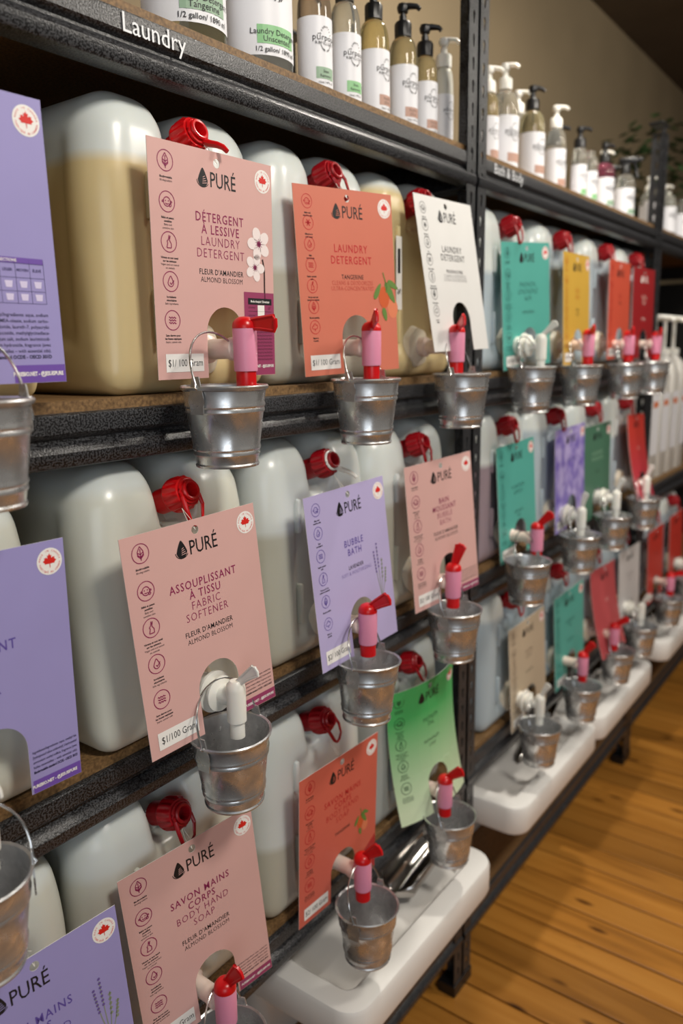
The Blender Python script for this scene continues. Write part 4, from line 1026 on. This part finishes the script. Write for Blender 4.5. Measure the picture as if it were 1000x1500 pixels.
def bottle(x, y, r, h, liq, patch, pump, label, txt=None, top=None, big=False, face=-0.25, detail=1, head=0.5):
    b = empty('bottle', (x, y, A_)); tag(b, label, 'bottle', 'bottles on the top shelf')
    hb = h * .80; lz0, lz1 = h * .09, hb * .80
    prof = [(0.0001, 0.0), (r * .9, 0.0), (r * .97, .002), (r, .006), (r, hb * .86)]
    for k in range(1, 6):
        a = PI / 2 * k / 5; prof.append((r - (r - .012) * (1 - math.cos(a)), hb * .86 + (h - hb * .86) * .74 * math.sin(a)))
    prof += [(.0115, h), (0.0001, h)]
    link('bottle_body', MB().lathe(prof, 32).mesh('bottle_body', CLEAR[liq]), b)
    # wrap label, open strip at the back
    R = r + .0006; half = PI * .86
    def wrap(a, z, off=0.0): an = -PI / 2 + face + a / R; return ((R + off) * math.cos(an), (R + off) * math.sin(an), z)
    F = Flat(); n = 30
    for k in range(n): F.rect((-half + 2 * half * k / n) * R, (-half + 2 * half * (k + 1) / n) * R, lz0, lz1)
    lb = F.lay('paper_label', LABELP, b, lambda a, z: wrap(a, z))
    bm = bmesh.new(); bm.from_mesh(lb.data); bmesh.ops.remove_doubles(bm, verts=bm.verts, dist=1e-5); bm.to_mesh(lb.data); bm.free()
    for pz in lb.data.polygons: pz.use_smooth = True
    lh = lz1 - lz0
    K = Flat(); s = r / .025 * 1.0
    K.text('pūrpose', 0, lz0 + lh * .70, .0078 * s, 'C', 0, 1.05); K.text('REFILLERY', 0, lz0 + lh * .615, .0040 * s, 'C', 0, 1.25)
    for sg in (-1, 1):
        for q in range(5):
            K.line([(sg * .0015 * s + sg * .0018 * q * s, lz0 + lh * .50 + .0006 * q * q * s), (sg * .0030 * s + sg * .0018 * q * s, lz0 + lh * .50 + (.003 + .0006 * q * q) * s)], .0009 * s)
            K.line([(sg * .0005 * s + sg * .0018 * q * s, lz0 + lh * .84 - .0006 * q * q * s), (sg * .0020 * s + sg * .0018 * q * s, lz0 + lh * .84 + (.002 - .0006 * q * q) * s)], .0009 * s)
    K2 = Flat()
    if txt:
        K2.text(txt[2], 0, lz0 + lh * .055, .0030 * s, 'C', .01)
        if txt[0] is None: K2.strokes(6, 0, lz0 + lh * .215, .0034 * s).strokes(5, 0, lz0 + lh * .15, .0034 * s)
        else: K2.text(txt[0], 0, lz0 + lh * .215, .0036 * s, 'C', 0); K2.text(txt[1], 0, lz0 + lh * .15, .0036 * s, 'C', 0)
    if patch:
        P = Flat()
        w_ = .0155 * s
        for k in range(8): P.rect(-w_ + 2 * w_ * k / 8, -w_ + 2 * w_ * (k + 1) / 8, lz0 + lh * .105, lz0 + lh * .275)
        P.lay('colour_patch', patch, lb, lambda a, z: wrap(a, z, .0004))
    K.lay('brand_lettering', INK, lb, lambda a, z: wrap(a, z, .0008)); K2.lay('product_lettering', INK, lb, lambda a, z: wrap(a, z, .0008))
    if pump:
        pm_ = BLACKP if pump.startswith('black') else WHITEP
        M = Matrix.Translation((0, 0, h)); mbp = MB()
        mbp.lathe([(.0115, -.012), (.0145, -.012), (.0148, .008), (.0125, .012), (.0065, .013), (.0065, .022), (.0001, .022)], 20, M, lambda a, z: 1 + (.03 * math.cos(10 * a) if z < .01 else 0))
        p_ = mbp.build('pump_collar', pm_, b)
        if pump.endswith('spray'):
            R_ = Matrix.Translation((0, 0, h)) @ Matrix.Rotation(head, 4, 'Z')
            mh = MB(); mh.box(-.010, .010, -.038, .020, .018, .036, R_, bev=.005); mh.box(-.006, .006, -.048, -.036, .022, .033, R_, bev=.002)
            mh.box(-.007, .007, -.012, .012, .008, .02, R_, bev=.002)
            hd = mh.build('spray_head', pm_, p_)
            mt = MB().tube([R_ @ Vector(q) for q in ((0, -.022, .020), (0, -.030, .006), (0, -.031, -.012), (0, -.036, -.024))], .0045, 8).build('trigger', pm_, p_)
        else:
            R_ = Matrix.Translation((0, 0, h)) @ Matrix.Rotation(head, 4, 'Z')
            mh = MB(); mh.lathe([(.0045, .015), (.0045, .026), (.0085, .027), (.0105, .034), (.0085, .040), (.0001, .041)], 16, Matrix.Translation((0, 0, h)))
            mh.tube([R_ @ Vector(q) for q in ((0, .004, .0355), (0, -.012, .036), (0, -.024, .034), (0, -.029, .029))], .005, 8, rs=[(.007, .005), (.006, .0045), (.005, .004), (.004, .0035)])
            mh.build('pump_head', pm_, p_)
    return b
DET = ('Laundry Detergent', 'Tangerine', '1/2 gallon/ 1890 ml'); UNS = ('Laundry Detergent', 'Unscented', '1/2 gallon/ 1890 ml')
S1 = ('Stain', 'Remover', '16oz / 473 ml')
bottle(-.800, .110, .050, .245, 'clear', GREENP, 'black', 'tall detergent bottle at the top left edge', DET)
bottle(-.650, .080, .052, .245, 'olive', SAGEP, 'black', 'large detergent bottle with sage patch above shelf lettering', DET)
bottle(-.515, .078, .048, .245, 'clear', GREENP, 'black', 'large unscented detergent bottle second on the top shelf', UNS)
bottle(-.402, .066, .0255, .170, 'brown', SAGEP, 'black', 'small bottle with sage patch next to the large unscented bottle', S1, head=.9)
bottle(-.325, .066, .0245, .170, 'clear', GREENP, 'black', 'small bottle with bright green patch on the top shelf', S1, head=.9)
bottle(-.242, .068, .0255, .170, 'yellow', BROWNP, 'black', 'pump bottle of yellow liquid with brown patch', (None, None, '16oz / 473 ml'), head=.6, face=-.02)
bottle(-.155, .066, .0255, .168, 'olive', BROWNP, 'black', 'black pump bottle second from the foam bottle', (None, None, '16oz / 473 ml'), head=.35)
bottle(-.074, .070, .0230, .160, 'olive', BROWNP, 'black', 'black pump bottle next to the white foam bottle', (None, None, '16oz / 473 ml'), head=.4)
bottle(.022, .085, .0185, .168, 'milk', None, 'white', 'slim white foam pump bottle beside the steel posts', None, head=.3)
bottle(.205, .080, .022, .165, 'olive', BROWNP, 'white', 'bottle half hidden by the steel posts on top shelf', None)
bottle(.283, .080, .031, .190, 'clear', BROWNP, 'white', 'wide white pump bottle right of the steel posts', None, head=.2)
bottle(.420, .075, .030, .178, 'olive', BROWNP, 'black', 'wide black pump bottle of olive liquid, middle unit', None, head=.8)
bottle(.485, .140, .026, .195, 'clear', BROWNP, 'white', 'white pump bottle behind the wide olive bottle', None, head=.3)
bottle(.590, .085, .026, .175, 'clear', BROWNP, 'white', 'white pump bottle in the middle of the far top shelf', None, head=.4)
bottle(.672, .110, .021, .150, 'brown', BROWNP, 'black', 'small black-capped bottle set back on the far shelf', None)
bottle(.718, .070, .020, .150, 'clear', GREENP, 'black', 'slim black pump bottle with green patch, left of pair', None, head=.5)
bottle(.800, .070, .021, .145, 'clear', GREENP, None, 'slim bottle with green patch and no pump', None)
bottle(.930, .075, .029, .150, 'mauve', SAGEP, 'black', 'wide bottle of mauve liquid with black pump', None, head=.8)
bottle(1.010, .105, .026, .150, 'mauve', SAGEP, 'white', 'white capped bottle behind the wide mauve bottle', None)
bottle(1.120, .075, .030, .150, 'clear', SAGEP, 'black spray', 'trigger spray bottle with black head near far posts', None, head=.3)
bottle(1.190, .16, .030, .150, 'brown', None, 'black spray', 'dark trigger bottle half hidden behind the far posts', None, head=.3)
for k, (x, y) in enumerate(((1.38, .06), (1.47, .10), (1.55, .06), (1.65, .10), (1.74, .06))):
    bottle(x, y, .030, .150, 'clear', SAGEP if k % 2 else None, 'white' if k % 2 else None, ['first', 'second', 'third', 'fourth', 'fifth'][k] + ' bottle from the posts on the farthest top shelf', None)

# tall white pump canisters on the farthest unit
def canister(x, y, label):
    c = empty('pump_canister', (x, y, C_)); tag(c, label, 'canister', 'white pump canisters')
    loft([(rrect(-.052, .052, -.05, .05, .02), 0), (rrect(-.056, .056, -.054, .054, .024), .006), (rrect(-.056, .056, -.054, .054, .024), .36), (rrect(-.045, .045, -.043, .043, .03), .40), (rrect(-.022, .022, -.022, .022, .018), .425), (rrect(-.02, .02, -.02, .02, .018), .44)]).build('canister_body', simple('canister_plastic', srgb(206, 204, 198), .4, sss=.2), c)
    lb = Flat().rect(-.046, .046, .09, .30).lay('canister_label', LABELP, c, lambda a, z: (a, -.0548, z))
    Flat().rect(-.03, .03, .255, .275).lay('label_lettering', simple('label_orange', srgb(214, 120, 70)), lb, lambda a, z: (a, -.0552, z))
    MB().lathe([(.022, .43), (.024, .432), (.024, .452), (.008, .456), (.0001, .456)], 20).build('pump_collar', WHITEP, c)
    MB().lathe([(.007, .45), (.007, .55), (.014, .552), (.014, .568), (.0001, .57)], 16).build('pump_stem', WHITEP, c)
    MB().tube([(0, .01, .560), (0, -.05, .560), (0, -.085, .556), (0, -.095, .545)], .008, 10).build('pump_spout', WHITEP, c)
canister(1.42, .075, 'white pump canister closest to the posts on the farthest unit')
canister(1.55, .075, 'second white pump canister on the farthest unit')
canister(1.68, .075, 'third white pump canister on the farthest unit')
canister(1.81, .075, 'last white pump canister at the right edge')

cb = empty('shade_cabinet', (2.56, .0, 0)); tag(cb, 'added tall dark block standing in for shade beyond the farthest unit', 'shade_cabinet')  # invented dark cupboard shape, added to blacken the bare wall beyond the units
SHADE_DARK = simple('shade_cabinet_dark', srgb(20, 20, 17), .6)
MB().box(0, 1.2, .03, .54, 0, 1.74, bev=.004).build('shade_cabinet_body', SHADE_DARK, cb, False)
for k in range(2):
    dr_ = MB().box(.01 + .595 * k, .595 + .595 * k, .008, .029, .08, 1.72, bev=.003).build('shade_cabinet_door', SHADE_DARK, cb, False)
    MB().tube([(.55 + .09 * k, .006, .9), (.55 + .09 * k, -.014, .91), (.55 + .09 * k, -.014, 1.06), (.55 + .09 * k, .006, 1.07)], .005, 8).build('handle', WIRE, dr_)
# trailing plant on top of the farthest unit
pl = empty('potted_plant', (2.06, .24, A_)); tag(pl, 'dark leafy plant on the farthest unit at right edge', 'plant')
MB().lathe([(.055, 0), (.062, .004), (.075, .12), (.08, .122), (.08, .135), (.072, .135), (.068, .11), (.0001, .11)], 24).build('plant_pot', simple('pot_clay', srgb(70, 52, 42), .7), pl)
V = []; F = []
rnd = random.Random(3)
for i in range(150):
    a = rnd.uniform(0, 2 * PI); d = rnd.uniform(.02, .30); hh = .20 + rnd.uniform(0, .40) - d * .5
    c = Vector((d * math.cos(a), d * math.sin(a) * .9, hh)); l = rnd.uniform(.05, .085)
    dr = Vector((math.cos(a), math.sin(a), rnd.uniform(-.9, .3))).normalized(); sd = dr.cross(Vector((0, 0, 1))).normalized() * l * .32; up = sd.cross(dr).normalized() * l * .12
    o = len(V); V += [c, c + dr * l * .5 + sd, c + dr * l, c + dr * l * .5 - sd, c + dr * l * .5 - up]
    F += [(o, o + 1, o + 4), (o + 1, o + 2, o + 4), (o + 2, o + 3, o + 4), (o + 3, o, o + 4)]
fo = MB().add(V, F).build('foliage', simple('leaf_green', srgb(44, 66, 34), .5), pl, False); fo['kind'] = 'stuff'
V = MB()
for i in range(14):
    a = 2 * PI * i / 14; d = .05 + .012 * (i % 5)
    V.tube([(0.02 * math.cos(a), .02 * math.sin(a), .105), (d * .8 * math.cos(a), d * .8 * math.sin(a), .22), (d * 2.4 * math.cos(a), d * 2.4 * math.sin(a), .26)], .002, 5)
V.build('stems', simple('stem_green', srgb(60, 70, 40), .6), pl)
